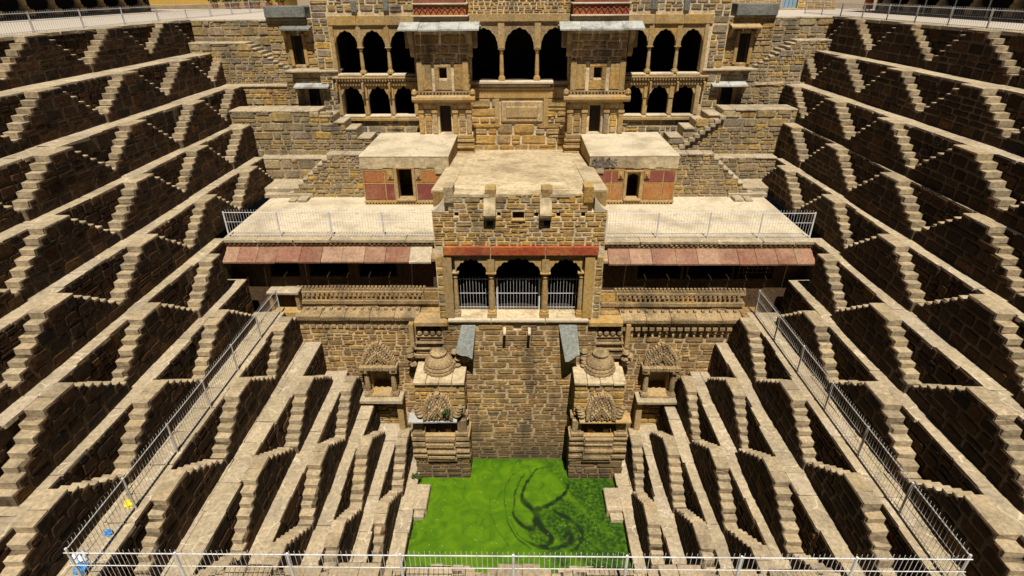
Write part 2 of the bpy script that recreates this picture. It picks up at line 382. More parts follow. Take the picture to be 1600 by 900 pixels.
# ------------------------------------------------------------------ terraces of the well
H = 1.54; NR = 6; RISE = .198; FOOT = H - NR * RISE      # the flights end on a low foot platform
SB = 4.3; LAND = 1.07; TREAD = .276; PROJ = .52
XL = [17.8, 16.3, 15.05, 14.1, 13.15, 12.25, 11.35, 10.0, 8.75, 7.73, 6.68, 5.65, 4.6]
XR = [16.6, 15.4, 14.3, 13.7, 12.85, 11.9, 11.0, 9.62, 8.55, 7.6, 6.6, 5.55, 4.45]
YN = [.5, 1.4, 2.5, 3.5, 4.5, 5.5, 6.5, 8.25, 9.45, 10.45, 11.5, 12.6, 13.7]
YEL = [33.4, 33.4, 33.4, 31.3, 28.5, 21.45, 20.75, 20.7, 20.7, 20.7, 20.7, 20.7, 20.7]
YER = [33.2, 33.2, 31.2, 29.3, 28.0, 21.45, 20.75, 20.7, 20.7, 20.7, 20.7, 20.7, 20.7]
YV = [16, 14.5, 12.5, 11, 9.5, 8, 7, 8.25, 9.45, 10.45, 11.5, 12.6, 13.7]     # nearest y worth building stone by stone
WATER = -18.82
YAW_ORD = {}
def half_at(j):            # half width of the stair body at the level of tread j (0 = landing)
    return LAND / 2 + j * TREAD
def staircase(o, u, n, label, group, ulo=-9, uhi=9, steps_mat='tread', proj=PROJ, flat_end=True):
    """double flight against a terrace wall. o: point on the wall plane at the top of the landing"""
    o = Vector(o); base = o - ZV * H
    th = thing('double_staircase', label, 'staircase', tuple(base + n * (proj / 2)), group)
    sm = umesh('step', M[steps_mat])
    def blk(name, ua, ub, na, nb, za, zb, k):
        ua, ub = max(ua, ulo), min(ub, uhi)
        if ub - ua < .08: return
        if name == 'step' and R() < .12: nb -= U(.03, .12)
        c = o + u * ((ua + ub) / 2) + n * ((na + nb) / 2) + ZV * ((za + zb) / 2)
        tl = Matrix.Translation(c) @ Matrix.Rotation(U(-.012, .012), 4, n) @ Matrix.Rotation(U(-.01, .01), 4, u) @ Matrix.Translation(-c)
        place(name, sm[k % len(sm)], th, tl @ axes(u, n, ZV, c, ub - ua, nb - na, zb - za))
    # landing in two slabs
    sp = U(-.15, .15)
    blk('landing_slab', -LAND / 2 - .02, sp - .006, -.02, proj - U(.03, .05), -RISE * .98, .006, random.randrange(10))
    blk('landing_slab', sp + .006, LAND / 2 + .02, -.02, proj - U(.03, .05), -RISE * .98, .006, random.randrange(10))
    for sgn in (-1, 1):
        for j in range(1, NR):
            a = sgn * (half_at(j - 1) - .05); b = sgn * (half_at(j) + U(.015, .045))
            dz = U(-.02, .014)
            blk('step', min(a, b), max(a, b), .0, proj - U(.028, .05), -RISE * (j + .95), -RISE * j + dz, random.randrange(10))
    for sgn in (-1, 1):
        a = sgn * (half_at(NR - 1) - .05); b = sgn * (SB / 2 - .004)
        blk('foot_slab', min(a, b), max(a, b), .0, proj - U(.028, .05), -RISE * NR - .16, -RISE * NR + U(-.008, .008), random.randrange(10))
    # core (mortar and rubble) just inside the step blocks
    poly = [(-SB / 2, -H), (-SB / 2, -RISE * NR - .03)]
    for j in range(NR - 1, -1, -1): poly += [(-half_at(j) + .03, -RISE * (j + 1) - (.03 if j == NR - 1 else 0)), (-half_at(j) + .03, -RISE * j - .03)]
    for j in range(0, NR): poly += [(half_at(j) - .03, -RISE * j - .03), (half_at(j) - .03, -RISE * (j + 1) - (.03 if j == NR - 1 else 0))]
    poly += [(SB / 2, -RISE * NR - .03), (SB / 2, -H)]
    poly = [(max(ulo, min(uhi, a)), z) for a, z in poly]
    mb = MB(); nn = len(poly)
    P = [[o + u * a + ZV * z + n * d for a, z in poly] for d in (-.03, proj - .022)]
    mb.add(P[0] + P[1], [(i, i + nn, (i + 1) % nn + nn, (i + 1) % nn) for i in range(nn)] + [tuple(range(nn, 2 * nn))])
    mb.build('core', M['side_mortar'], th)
    # masonry on the outer face
    x = -SB / 2
    while x < SB / 2 - .05:      # bottom course right along the foot
        ww = U(.4, .9); ww = SB / 2 - x if SB / 2 - x - ww < .3 else ww
        if max(x, ulo) + .1 < min(x + ww, uhi):
            a, b = max(x, ulo), min(x + ww, uhi)
            add_stone(th, M['side'], u, n, o + u * ((a + b) / 2) + n * (proj - .03) + ZV * (-H + FOOT / 2), b - a - U(.02, .05), FOOT - U(.02, .05), U(.022, .04))
        x += ww
    x = 0; rows = []
    while x < NR:
        k = random.choice((1, 2, 2, 2)) if NR - x > 1 else 1
        rows.append((x, x + k)); x += k
    def face(a, b, za, zb):
        a, b = max(a, ulo), min(b, uhi)
        if b - a > .1: add_stone(th, M['side'], u, n, o + u * ((a + b) / 2) + n * (proj - .03) + ZV * ((za + zb) / 2), b - a - U(.02, .055), zb - za - U(.02, .045), U(.018, .042))
    for ra, rb in rows:
        hw = half_at(ra) - .006; za, zb = -RISE * rb, -RISE * ra - .002
        x = -hw
        while x < hw - .05:
            ww = U(.38, .85)
            if hw - x - ww < .3: ww = hw - x
            face(x, x + ww, za, zb); x += ww
        for j in range(ra + 1, rb):      # stones under the lower treads of a tall course
            for sgn in (-1, 1):
                a = sgn * hw; b = sgn * (half_at(j) - .006); face(min(a, b), max(a, b), za, -RISE * j - .002)
    return th
def centres(k, lo, hi):
    c0 = 11.2 + (2.15 if k % 2 == 0 else 0) - 4.3 * 3
    return [c0 + 4.3 * i for i in range(14) if lo < c0 + 4.3 * i < hi]
def wave(s, k):
    a, b, c = random.Random(100 + k + (50 if s > 0 else 0)).uniform(0, 6), k * 1.7 + s, .035 + .02 * (k % 3)
    return lambda y: c * math.sin(y * .73 + a) + .02 * math.sin(y * 1.61 + b)
def terrace_side(s):
    X = XL if s < 0 else XR; YE = YEL if s < 0 else YER
    n = Vector((-s, 0, 0)); u = Vector((0, 1, 0))
    for k in range(0, 13):
        x = s * X[k]; zt = -H * k; last = k == 12
        zb = -H * (k + 1) if not last else WATER - .5
        ya, yb = YV[k], YE[k]
        where = ('the rim platform' if k == 0 else f'the {ORD[k - 1]} ledge down')
        th = thing('terrace_wall', f'dark stone terrace wall and paving of {where}, {side(s)} side of the stepwell', 'terrace wall', (x, (ya + yb) / 2, zt - H), 'terrace walls of the stepwell')
        mb = MB(); back = 1.6 if k else 1.0
        ynear = -2 if k < 7 else YN[k] - .1
        wv = wave(s, k); wp = wave(s, k - 1) if k else (lambda y: 0)
        y = ynear
        while y < yb:
            e = min(y + .55, yb); e = yb if yb - e < .3 else e
            mb.box(x - s * (wv((y + e) / 2) - .012), x + s * (back + .5), y, e, zb - .12 - .003 * k, zt - .105); y = e
        mb.build('wall_core', M['side_mortar'], th)
        cs = centres(k, ya - .5, yb - .35) if not last else []
        # stones of the wall between the flights
        def inside(va, vb, cs=cs, ya=ya, yb=yb, zt=zt, zb=zb):
            ivs = [(0, yb - ya)]
            for c in cs:
                j = max(0, int((zt - (zb + vb)) / RISE + .01))
                hw = half_at(j) - .06 if j < NR else SB / 2
                ivs = cut(ivs, c - hw - ya, c + hw - ya)
            return [(a, b) for a, b in ivs if b - a > .15]
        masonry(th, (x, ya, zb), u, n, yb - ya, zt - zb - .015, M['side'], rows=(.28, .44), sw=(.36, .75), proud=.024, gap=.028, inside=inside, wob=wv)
        # paving of the ledge on top of this wall
        if k > 0:
            prev = s * X[k - 1]; wdt = abs(prev - x)
            y = ya - .4; sm = umesh('step', M['ledge'])
            while y < yb - .15:
                ln = U(.75, 1.5)
                if yb - y - ln < .4: ln = yb - y
                wy = wv(y + ln / 2); wq = wp(y + ln / 2) - .06; wdt = abs(prev - x) + wy - wq
                ov = U(-.01, .012); dz = U(-.004, .004)
                split = wdt > 1.25 or R() < .18
                parts = [(0, wdt * U(.42, .58))] if split else [(0, wdt)]
                if split: parts.append((parts[0][1] + .012, wdt))
                for q, (pa, pb) in enumerate(parts):
                    e = ov if q == len(parts) - 1 else 0
                    cx = prev + n.x * (wq + (pa + pb + e) / 2)
                    place('paving_slab', sm[random.randrange(10)], th, axes(u, n, ZV, Vector((cx, y + ln / 2, zt - .055 + dz + .003 * q)), ln - U(.004, .012), pb - pa + e, .12))
                y += ln
        else:      # coping of the rim
            y = ya - .4; sm = umesh('step', M['ledge'])
            while y < yb - .15:
                ln = U(.9, 1.6)
                if yb - y - ln < .4: ln = yb - y
                place('coping_slab', sm[random.randrange(10)], th, axes(u, n, ZV, Vector((x + s * .23, y + ln / 2, -.05 + U(-.01, .01))), ln - .015, .56 + U(0, .05), .13))
                y += ln
        m = len(cs)
        for i, c in enumerate(cs):
            q = m - 1 - i
            cc = c + U(-.06, .06)
            fromback = 'nearest the palace' if q == 0 else f'{ORD[q]} from the palace'
            lvl = 'rim platform' if k == 0 else f'{ORD[k - 1]} ledge'
            staircase((x - s * (wv(cc) - .01), cc, zt), u, n, f'double stone stair under the {lvl} on {side(s)} wall, {fromback}', 'double flights of stone stairs', ulo=-9, uhi=(yb if k != 5 else 19.95) - cc - .02)
def terrace_near():
    u = Vector((1, 0, 0)); n = Vector((0, 1, 0))
    mb = MB()
    for k in range(0, 7): mb.box(-XL[k] - .5, XR[k] + .5, YN[k] - (YN[k] - YN[k - 1] if k else 4.5) - .01 * k, YN[k], -H * (k + 1) - .2 - .002 * k, -H * k)
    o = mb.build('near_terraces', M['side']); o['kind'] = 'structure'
    for k in range(7, 13):
        last = k == 12; zt = -H * k; zb = -H * (k + 1) if not last else WATER - .5
        xa, xb = -XL[k], XR[k]
        th = thing('terrace_wall', f'dark stone terrace wall and paving of the {ORD[k - 1]} ledge down, near side behind the front railing', 'terrace wall', (0, YN[k], zt - H), 'terrace walls of the stepwell')
        mb = MB(); mb.box(xa - .3, xb + .3, YN[k] - 2.2, YN[k], zb - .13 - .002 * k, zt - .107); mb.build('wall_core', M['side_mortar'], th)
        cs = [c for c in [(2.15 if k % 2 else 0) + 4.3 * i - 8.6 for i in range(6)] if xa + 1 < c < xb - 1] if not last else []
        def inside(va, vb, cs=cs, zt=zt, zb=zb, xa=xa, xb=xb):
            ivs = [(0, xb - xa)]
            for c in cs:
                j = max(0, int((zt - (zb + vb)) / RISE + .01)); hw = half_at(j) - .06 if j < NR else SB / 2
                ivs = cut(ivs, c - hw - xa, c + hw - xa)
            return [(a, b) for a, b in ivs if b - a > .15]
        if k >= 8: masonry(th, (xa, YN[k], zb), u, n, xb - xa, zt - zb - .015, M['side'], rows=(.3, .46), sw=(.42, .85), proud=.045, inside=inside)
        x = xa - .2; sm = umesh('step', M['ledge']); wdt = YN[k] - YN[k - 1]
        while x < xb:
            ln = min(U(.75, 1.5), xb + .25 - x)
            place('paving_slab', sm[random.randrange(10)], th, axes(u, n, ZV, Vector((x + ln / 2, YN[k] - wdt / 2 + .02, zt - .053 + U(-.008, .008))), ln - .015, wdt + .04, .12))
            x += ln
        m = len(cs)
        for i, c in enumerate(cs):
            staircase((c, YN[k], zt), u, n, f'double stone stair under the {ORD[k - 1]} ledge on near wall, {ORD[i]} from the left', 'double flights of stone stairs')
terrace_side(-1); terrace_side(1); terrace_near()

# pool edge: projecting blocks at both sides and along the near edge
def pool_block(label, boxes, loc):
    th = thing('pool_landing', label, 'stone landing', loc)
    for (x0, x1, y0, y1, z0, z1) in boxes: MB().box(x0, x1, y0, y1, z0, z1, .03, .01).build('landing_block', M['ledge'], th)
pool_block('small stone landing with one step jutting into the green pool, left edge', [(-4.62, -4.02, 17.0, 18.35, -19.4, -18.43), (-4.62, -4.1, 16.68, 17.02, -19.4, -18.6)], (-4.3, 17.4, -18.8))
pool_block('small stone landing with one step jutting into the green pool, right edge', [(4.47, 3.78, 16.95, 18.2, -19.4, -18.43), (4.47, 3.9, 16.62, 16.97, -19.4, -18.6)], (4.2, 17.4, -18.8))
for nm, xa, xb, yy in (('left of its middle', -3.45, -1.9, 14.35), ('at its middle', -.55, .35, 14.2), ('right of its middle', 1.5, 3.3, 14.3)):
    x = xa; bx = []
    while x < xb - .1:
        ln = min(U(.25, .5), xb - x); bx.append((x, x + ln - .012, YN[12] - .1, yy + U(-.06, .08), -19.4, -18.5 + U(-.02, .02))); x += ln
    pool_block(f'pale stone slabs at the near edge of the green pool, {nm}', bx, ((xa + xb) / 2, 14.0, -18.8))

# ------------------------------------------------------------------ water with a skin of algae
def water():
    nx, ny = 330, 270
    x0, x1, y0, y1 = -5.6, 5.5, 13.0, 21.0
    def spline(pts, m=14):
        out = []
        P = [pts[0]] + pts + [pts[-1]]
        for i in range(1, len(P) - 2):
            for t in range(m):
                t /= m; a, b, c, d = P[i - 1], P[i], P[i + 1], P[i + 2]
                out.append(tuple(.5 * ((2 * b[q]) + (-a[q] + c[q]) * t + (2 * a[q] - 5 * b[q] + 4 * c[q] - d[q]) * t * t + (-a[q] + 3 * b[q] - 3 * c[q] + d[q]) * t ** 3) for q in range(3)))
        return out
    CUR = WCURVES
    import numpy as np
    gx, gy = np.meshgrid(np.linspace(x0, x1, nx), np.linspace(y0, y1, ny))
    # domain warp so that the edges of the swirl are ragged
    def noise(fx, fy, ph, sc):
        return (np.sin(gx * fx * sc + ph) * np.cos(gy * fy * sc - ph * 1.7) + .5 * np.sin(gx * 2.3 * sc + gy * 1.9 * sc + ph * 3)) / 1.5
    wx = gx + .035 * noise(1.9, 1.3, 1.0, 3.1) + .018 * noise(1.7, 2.1, 4.0, 9.0); wy = gy + .035 * noise(1.4, 1.8, 2.6, 3.3) + .018 * noise(2.2, 1.6, 5.0, 8.0)
    dark = np.zeros_like(gx)
    for pts in CUR:
        for (px, py, r) in spline(pts):
            r = max(r * (.75 + .5 * math.sin(px * 7.3 + py * 4.1) ** 2), .016); d2 = (wx - px) ** 2 + (wy - py) ** 2
            dark = np.maximum(dark, np.clip(1.8 - np.sqrt(d2) / (r * 1.0), 0, 1) * min(1, .65 + r * 5))
    dark *= np.clip(.95 + .35 * noise(1.6, 1.1, 2.2, 4.0), .55, 1)
    thin = np.clip((noise(.5, .6, .4, 2.0) + .55 * noise(1.2, .8, 2.0, 3.0) + (gx - .4) * .55 - .15), 0, 1)
    thin = np.maximum(thin, np.clip((gx - 2.6) * .7, 0, .9) * (0.6 + .4 * noise(1.1, 1.7, 3.0, 4.0)))
    rnd = np.random.RandomState(3).rand(ny, nx)
    speck = (rnd > .9988).astype(float) * .6
    dots = np.random.RandomState(5).rand(ny, nx) > .9975; 
    edge = np.minimum.reduce([gx + 4.6, 4.45 - gx, 20.33 - gy])
    thin = np.maximum(thin, np.clip(.55 - edge * 1.6 + .35 * noise(2.1, 1.7, 1.2, 3.0), 0, .8))
    dark = np.maximum(dark, dots * .7)
    verts = np.stack([gx, gy, np.full_like(gx, WATER)], -1).reshape(-1, 3)
    idx = np.arange(nx * ny).reshape(ny, nx)
    fs = np.stack([idx[:-1, :-1], idx[:-1, 1:], idx[1:, 1:], idx[1:, :-1]], -1).reshape(-1, 4)
    me = bpy.data.meshes.new('pond_water'); me.from_pydata(verts.tolist(), [], fs.tolist())
    at = me.color_attributes.new('algae', 'FLOAT_COLOR', 'POINT')
    col = np.stack([dark, thin, speck, np.ones_like(dark)], -1).reshape(-1).astype('float32')
    at.data.foreach_set('color', col)
    m = bpy.data.materials.new('algae_covered_water'); m.use_nodes = True; t = m.node_tree; N = t.nodes; L = t.links; b = N['Principled BSDF']
    a = N.new('ShaderNodeAttribute'); a.attribute_name = 'algae'; sp = N.new('ShaderNodeSeparateColor'); L.new(a.outputs['Color'], sp.inputs[0])
    geo = N.new('ShaderNodeNewGeometry'); n1 = N.new('ShaderNodeTexNoise'); n1.inputs['Scale'].default_value = 1.3; n1.inputs['Detail'].default_value = 8; n1.inputs['Roughness'].default_value = .6; n1.inputs['Distortion'].default_value = 1.2
    L.new(geo.outputs['Position'], n1.inputs['Vector'])
    cr = N.new('ShaderNodeValToRGB'); e = cr.color_ramp.elements; e[0].position = .3; e[0].color = (.030, .092, .0003, 1); e[1].position = .7; e[1].color = (.082, .165, .0003, 1)
    L.new(n1.outputs['Fac'], cr.inputs[0])
    def mix(fac, A, Bc):
        mx = N.new('ShaderNodeMix'); mx.data_type = 'RGBA'; L.new(fac, mx.inputs['Factor']); L.new(A, mx.inputs['A']); mx.inputs['B'].default_value = (*Bc, 1); return mx.outputs['Result']
    n2 = N.new('ShaderNodeTexNoise'); n2.inputs['Scale'].default_value = 7; n2.inputs['Detail'].default_value = 8; L.new(geo.outputs['Position'], n2.inputs['Vector'])
    mt = N.new('ShaderNodeMath'); mt.operation = 'MULTIPLY'; mr = N.new('ShaderNodeMapRange'); mr.inputs[1].default_value = .25; mr.inputs[2].default_value = .6
    L.new(n2.outputs['Fac'], mr.inputs[0]); L.new(sp.outputs[1], mt.inputs[0]); L.new(mr.outputs[0], mt.inputs[1])
    c = mix(mt.outputs[0], cr.outputs[0], (.009, .034, .0015)); c = mix(sp.outputs[0], c, (.004, .014, .002)); c = mix(sp.outputs[2], c, (.4, .5, .2))
    L.new(c, b.inputs['Base Color']); b.inputs['Roughness'].default_value = .55
    b.inputs['Specular IOR Level'].default_value = .25
    me.materials.append(m)
    o = link('pond_water', me); o['kind'] = 'structure'
WCURVES = [
    [(1.35, 19.78, 0.02), (0.87, 19.66, 0.03), (0.5, 19.14, 0.045), (0.24, 18.53, 0.055), (0.11, 18.16, 0.06), (0.19, 17.79, 0.075), (0.4, 17.49, 0.09), (0.64, 17.24, 0.11), (0.79, 16.95, 0.13), (0.74, 16.66, 0.12), (0.54, 16.33, 0.09), (0.22, 16.37, 0.07), (-0.09, 16.7, 0.05), (-0.25, 17.08, 0.035), (-0.22, 17.79, 0.03), (-0.14, 18.42, 0.03), (0.07, 18.97, 0.025), (0.29, 19.37, 0.02)],
    [(0.64, 17.24, 0.1), (1.05, 17.39, 0.09), (1.47, 17.65, 0.08), (1.9, 18.01, 0.07), (2.18, 18.44, 0.05), (2.24, 18.71, 0.04)],
    [(0.78, 16.71, 0.12), (1.0, 16.24, 0.1), (1.34, 15.88, 0.09), (1.21, 15.57, 0.07), (0.9, 15.43, 0.05), (0.45, 15.56, 0.03)],
    [(1.53, 17.25, 0.05), (1.99, 16.91, 0.08), (2.43, 16.53, 0.1), (2.63, 16.07, 0.07), (2.51, 15.62, 0.05), (2.17, 15.23, 0.04)],
    [(1.76, 15.79, 0.06), (2.09, 16.11, 0.09), (2.19, 15.88, 0.1), (1.97, 15.53, 0.08), (1.5, 15.35, 0.07), (0.97, 15.39, 0.05)],
    [(0.87, 19.9, 0.012), (0.07, 19.54, 0.015), (-0.45, 19.08, 0.018), (-0.65, 18.31, 0.018), (-0.63, 17.48, 0.018), (-0.49, 16.7, 0.02), (-0.24, 16.05, 0.025), (0.14, 15.6, 0.03), (0.52, 15.3, 0.03)],
    [(-1.34, 17.88, 0.012), (-1.22, 16.98, 0.015), (-0.87, 16.13, 0.018), (-0.39, 15.42, 0.02)],
    [(-0.33, 16.7, 0.015), (-0.09, 16.05, 0.02), (0.3, 15.69, 0.025), (0.75, 15.39, 0.03), (1.27, 15.26, 0.03)],
]

water()

# ------------------------------------------------------------------ railings
_bar = {}
def unit_bar(mat, r, ext):
    key = (mat.name, r, ext)
    if key not in _bar:
        mb = MB(); mb.tube((0, 0, 0), (0, 0, 1), r, 5); _bar[key] = mb.mesh('bar', mat)
    return _bar[key]
def railing(label, a, b, h, mat, group, spacing=.115, post=2.2, top=1.0, mid=.62, low=.1, ext=.13, post_ends=(True, True), lean=(0, 0), mids=1):
    a, b = Vector(a), Vector(b); L = (b - a).length; d = (b - a) / L
    th = thing('railing', label, 'railing', tuple(a), group)
    n = max(1, round(L / post)); ps = []
    for i in range(n + 1):
        if (i == 0 and not post_ends[0]) or (i == n and not post_ends[1]): continue
        p = a + d * (L * i / n)
        MB().tube(p, p + ZV * (h + .04), .032, 8).build('post', mat, th)
    for zz in ([top * h, low * h] + ([mid * h] if mids else [])):
        MB().tube(a + ZV * zz, b + ZV * zz, .0145 if zz > .9 * h else .0105, 6).build('rail', mat, th)
    m = int(L / spacing); me = unit_bar(mat, .0062, 0)
    for i in range(1, m):
        p = a + d * (i * L / m)
        M4 = Matrix.Translation(p) @ Matrix.Rotation(U(-.012, .012), 4, 'X') @ Matrix.Diagonal((1, 1, h + ext, 1))
        place('bar', me, th, M4)
    return th
Z7 = -7 * H
railing('white metal railing along the left walkway edge, running back to the palace', (-10.19, 8.3, Z7), (-10.19, 20.6, Z7), 1.08, M['aged_white'], 'railings round the walkway')
railing('white metal railing along the right walkway edge, running back to the palace', (9.93, 8.3, Z7), (9.93, 20.6, Z7), 1.08, M['aged_white'], 'railings round the walkway')
railing('white metal railing crossing in front of the green pool at the bottom', (-10.17, 8.2, Z7), (9.91, 8.2, Z7), 1.1, M['white'], 'railings round the walkway', post=2.6, post_ends=(False, False))
railing('white metal railing on the left flat roof deck above pink canopy', (-12.1, 21.6, -7.7), (-3.45, 21.6, -7.7), 1.08, M['white'], 'roof deck railings')
railing('white metal railing on the right flat roof deck above pink canopy', (3.55, 21.45, -7.7), (11.85, 21.45, -7.7), 1.08, M['white'], 'roof deck railings')
railing('grey metal railing along the rim platform on the left', (-18.25, 12, 0), (-18.25, 45, 0), .68, M['aged_white'], 'rim platform railings', spacing=.12, ext=.08, post=2.75)
railing('grey metal railing along the rim platform on the right', (16.75, 12, 0), (16.75, 37, 0), .62, M['aged_white'], 'rim platform railings', spacing=.12, ext=.08, post=2.1)
railing('white metal railing behind three scalloped arches of the central pavilion', (-2.75, 21.0, -10.85), (2.65, 21.0, -10.85), 1.5, M['white'], 'pavilion railing', spacing=.13, post=1.8, mid=.55)

# ------------------------------------------------------------------ ground round the rim
def ground():
    mb = MB()
    def quad(x0, x1, y0, y1, z=0.0): mb.add([(x0, y0, z), (x1, y0, z), (x1, y1, z), (x0, y1, z)], [(0, 1, 2, 3)])
    quad(-600, -XL[0] - .4, -600, 600, -.02); quad(XR[0] + .4, 600, -600, 600, -.02)
    quad(-XL[0] - .4, XR[0] + .4, -600, YN[0], -.02); quad(-XL[0] - .4, XR[0] + .4, 34.4, 600, -.02)
    o = mb.build('ground', M['earth']); o['kind'] = 'structure'
    mb = MB()
    def slab(x0, x1, y0, y1): mb.box(x0, x1, y0, y1, -.06, .0)
    slab(-31, -XL[0] - .45, -5, 56); slab(XR[0] + .45, 24, -5, 46); slab(-XL[0] - .449, -10.9, 33.55, 56); slab(10.9, XR[0] + .449, 33.55, 46)
    o = mb.build('rim_pavement', M['platform']); o['kind'] = 'structure'
ground()

# ------------------------------------------------------------------ central pavilion
LN, FN = Vector((1, 0, 0)), Vector((0, -1, 0))
def arch_fit(th, spec, y, mat, zt, zs, depth=.22, lobes=7, sc=.06, name='arch_panel', pw=2.0):
    for x0, x1, za in spec:
        mb = MB(); arch_panel(mb, x0, x1, zs, za, zt, y, y + depth, lobes, sc, pw=pw); mb.build(name, mat, th)
def pavilion():
    th = thing('pavilion', 'central ochre stone pavilion with three scalloped arches and a flat roof', 'pavilion', (0, 20.35, -18.8))
    xa, xb, yf = -3.36, 3.36, 20.4
    mb = MB()
    holes = [(-2.72, 2.62, -10.86, -8.02), (-.27, .18, -6.5, -6.04)]
    hs = [(-1.28, -1.02, -6.76, -6.52), (.94, 1.2, -6.76, -6.52), (-2.5, -2.34, -6.34, -6.17), (-.86, -.72, -6.34, -6.17), (.56, .72, -6.36, -6.19), (1.42, 1.57, -6.36, -6.19), (2.36, 2.52, -6.36, -6.19)]
    holes += hs
    prof_l = [(-3.36, -2.75)]
    wall_core(mb, xa, xb, -19.3, -6.15, yf, yf + .7, holes)
    mb.box(-2.72, 2.6, yf, yf + .5, -6.152, -5.53)                      # raised middle of the parapet
    mb.box(xa, xa + .5, yf + .7, 31.2, -19, -6.62); mb.box(xb - .5, xb, yf + .7, 31.2, -19, -6.62); mb.prism([(21.05, -6.7), (21.05, -5.5), (31.2, -6.55), (31.2, -6.7)], 'x', xa, xb)
    mb.build('wall_core', M['ochre_mortar'], th)
    mb = MB(); mb.box(xa + .5, xb - .5, yf + .7, 26, -11.6, -10.9); mb.box(xa + .5, xb - .5, yf + .702, 31.2, -7.98, -6.53); mb.box(xa + .5, xb - .5, 25.5, 26, -10.9, -7.6)
    mb.box(xa + .502, xa + .6, yf + .7, 25.5, -10.9, -7.6); mb.box(xb - .6, xb - .502, yf + .7, 25.5, -10.9, -7.6)
    mb.box(-3, 3, yf + .702, yf + .9, -6.75, -5.9)
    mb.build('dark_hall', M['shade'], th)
    HW = xb - xa
    # upper wall in small courses
    masonry(th, (xa, yf, -7.56), LN, FN, HW, 7.56 - 5.45, M['ochre'], rows=(.15, .26), sw=(.28, .6), proud=.03, gap=.025,
            holes=[(h[0] - xa, h[1] - xa, h[2] + 7.56, h[3] + 7.56) for h in holes[1:]],
            inside=lambda a, b: [(0, HW)] if b < 1.4 else [(.62, 5.98)])
    # piers beside the arches and the tall wall below
    masonry(th, (xa, yf, -10.9), LN, FN, HW, 2.9, M['ochre'], rows=(.28, .5), sw=(.3, .6), proud=.03, holes=[(.3, HW - .3, 0, 2.9)])
    # dressed pilasters
    for x0, x1 in ((-3.1, -2.72), (2.62, 3.02)): MB().box(x0, x1, yf - .07, yf + .3, -10.87, -7.97, .02).build('pilaster', M['dressed'], th)
    for x in (-2.62, -1.15, 1.05, 2.52): column(th, x, yf + .14, -10.87, -8.75, .13 if abs(x) < 2 else .1, M['dressed'])
    for x in (-1.15, 1.05): MB().box(x - .15, x + .15, yf - .02, yf + .28, -8.75, -7.99, .02).build('impost', M['dressed'], th)
    arch_fit(th, [(-2.6, -1.3, -8.15), (-.98, .88, -8.12), (1.2, 2.52, -8.15)], yf + .02, M['dressed'], -8.0, -8.85, lobes=9, sc=.07)
    # red sandstone lintel band
    for x0, x1 in ((-3.02, -1.16), (-1.13, 1.03), (1.06, 3.12)): MB().box(x0, x1, yf - .13, yf + .1, -7.94, -7.57, .015).build('red_lintel', M['red'], th)
    # sill and its moulding
    x = -3.3
    for x0, x1 in ((-3.0, -1.2), (-1.18, 1.08), (1.1, 2.9)): MB().box(x0, x1, yf - .2, yf + .7, -11.0, -10.87, .02).build('sill_slab', M['plaster'], th)
    MB().box(-3.0, 2.9, yf - .15, yf + .1, -11.1, -11.003, .02).build('sill_moulding', M['dressed'], th)
    for x0, x1 in ((-4.45, -3.02), (2.92, 4.35)):
        MB().box(x0, x1, yf - .25, yf + .6, -11.18, -10.95, .03).build('side_sill', M['dressed'], th)
    # curved buttresses on the parapet
    for xc, wd in ((-1.1, .42), (1.03, .42), (-2.68, .36), (2.6, .36)):
        pts = [(20.95, -6.1), (20.95, -5.16), (20.38, -5.18)]
        for i in range(9):
            t = i / 8
            pts.append((20.38 - .28 * t ** 1.4, -5.45 - .85 * t))
        pts += [(20.14, -6.42), (20.25, -6.5), (20.45, -6.55)]
        if abs(xc) > 2: pts = [(20.95, -6.1), (20.95, -5.16), (20.3, -5.16), (20.3, -5.75), (20.45, -6.1)]
        if abs(xc) > 2: MB().prism(pts, 'x', xc - wd / 2, xc + wd / 2).build('buttress', M['ochre'], th)
        else:
            MB().box(xc - wd / 2, xc + wd / 2, 20.36, 20.95, -6.3, -5.24, .03, .01).build('buttress', M['ochre'], th)
            pts = [(20.7, -5.4)] + [(20.375 - .3 * math.sin(math.pi * (i / 12) ** 2.4), -5.4 - 1.06 * i / 12) for i in range(13)] + [(20.7, -6.48)]
            MB().prism(pts, 'x', xc - wd / 2 - .05, xc + wd / 2 - .02).build('curved_ramp', M['roof'], th)
    for q in (-1, 1):
        pts = [(q * 2.86, -5.62)] + [(q * (2.86 + .5 * i / 6), -5.62 - .46 * math.sin(math.pi / 2 * i / 6)) for i in range(1, 7)] + [(q * 3.36, -6.17), (q * 2.86, -6.17)]
        MB().prism(pts, 'y', yf - .02, yf + .35).build('corner_coping', M['plaster'], th)
    for q in (-1, 1):      # low set-back walls behind the corner notches
        MB().box(q * 3.36, q * 2.72, 20.82, 21.1, -6.2, -5.47, .02).build('corner_wall', M['ochre'], th)
    nx = 9
    for q in range(nx):      # the flat roof falls slightly towards the back; its front edge is ragged
        a, b = -3.4 + 6.8 * q / nx, -3.4 + 6.8 * (q + 1) / nx; y0 = (20.8 if q in (0, nx - 1) else 20.36) + U(-.02, .05)
        MB().prism([(y0, -5.44 + U(-.012, .012)), (31.2, -6.47), (31.2, -6.6), (y0, -5.56)], 'x', a, b).build('flat_roof', M['roof'], th)
    MB().prism([(25.6, -5.95), (31.2, -6.485), (31.2, -6.6), (25.6, -6.2)], 'x', -3.9, 3.9).build('roof_edge', M['roof'], th)
    for x0 in (-2.7, -1.15, .98, ):
        pass
    MB().box(-.32, .22, yf - .08, yf + .2, -6.52, -6.455, .01).build('window_sill', M['dressed'], th)
    return th
pavilion()
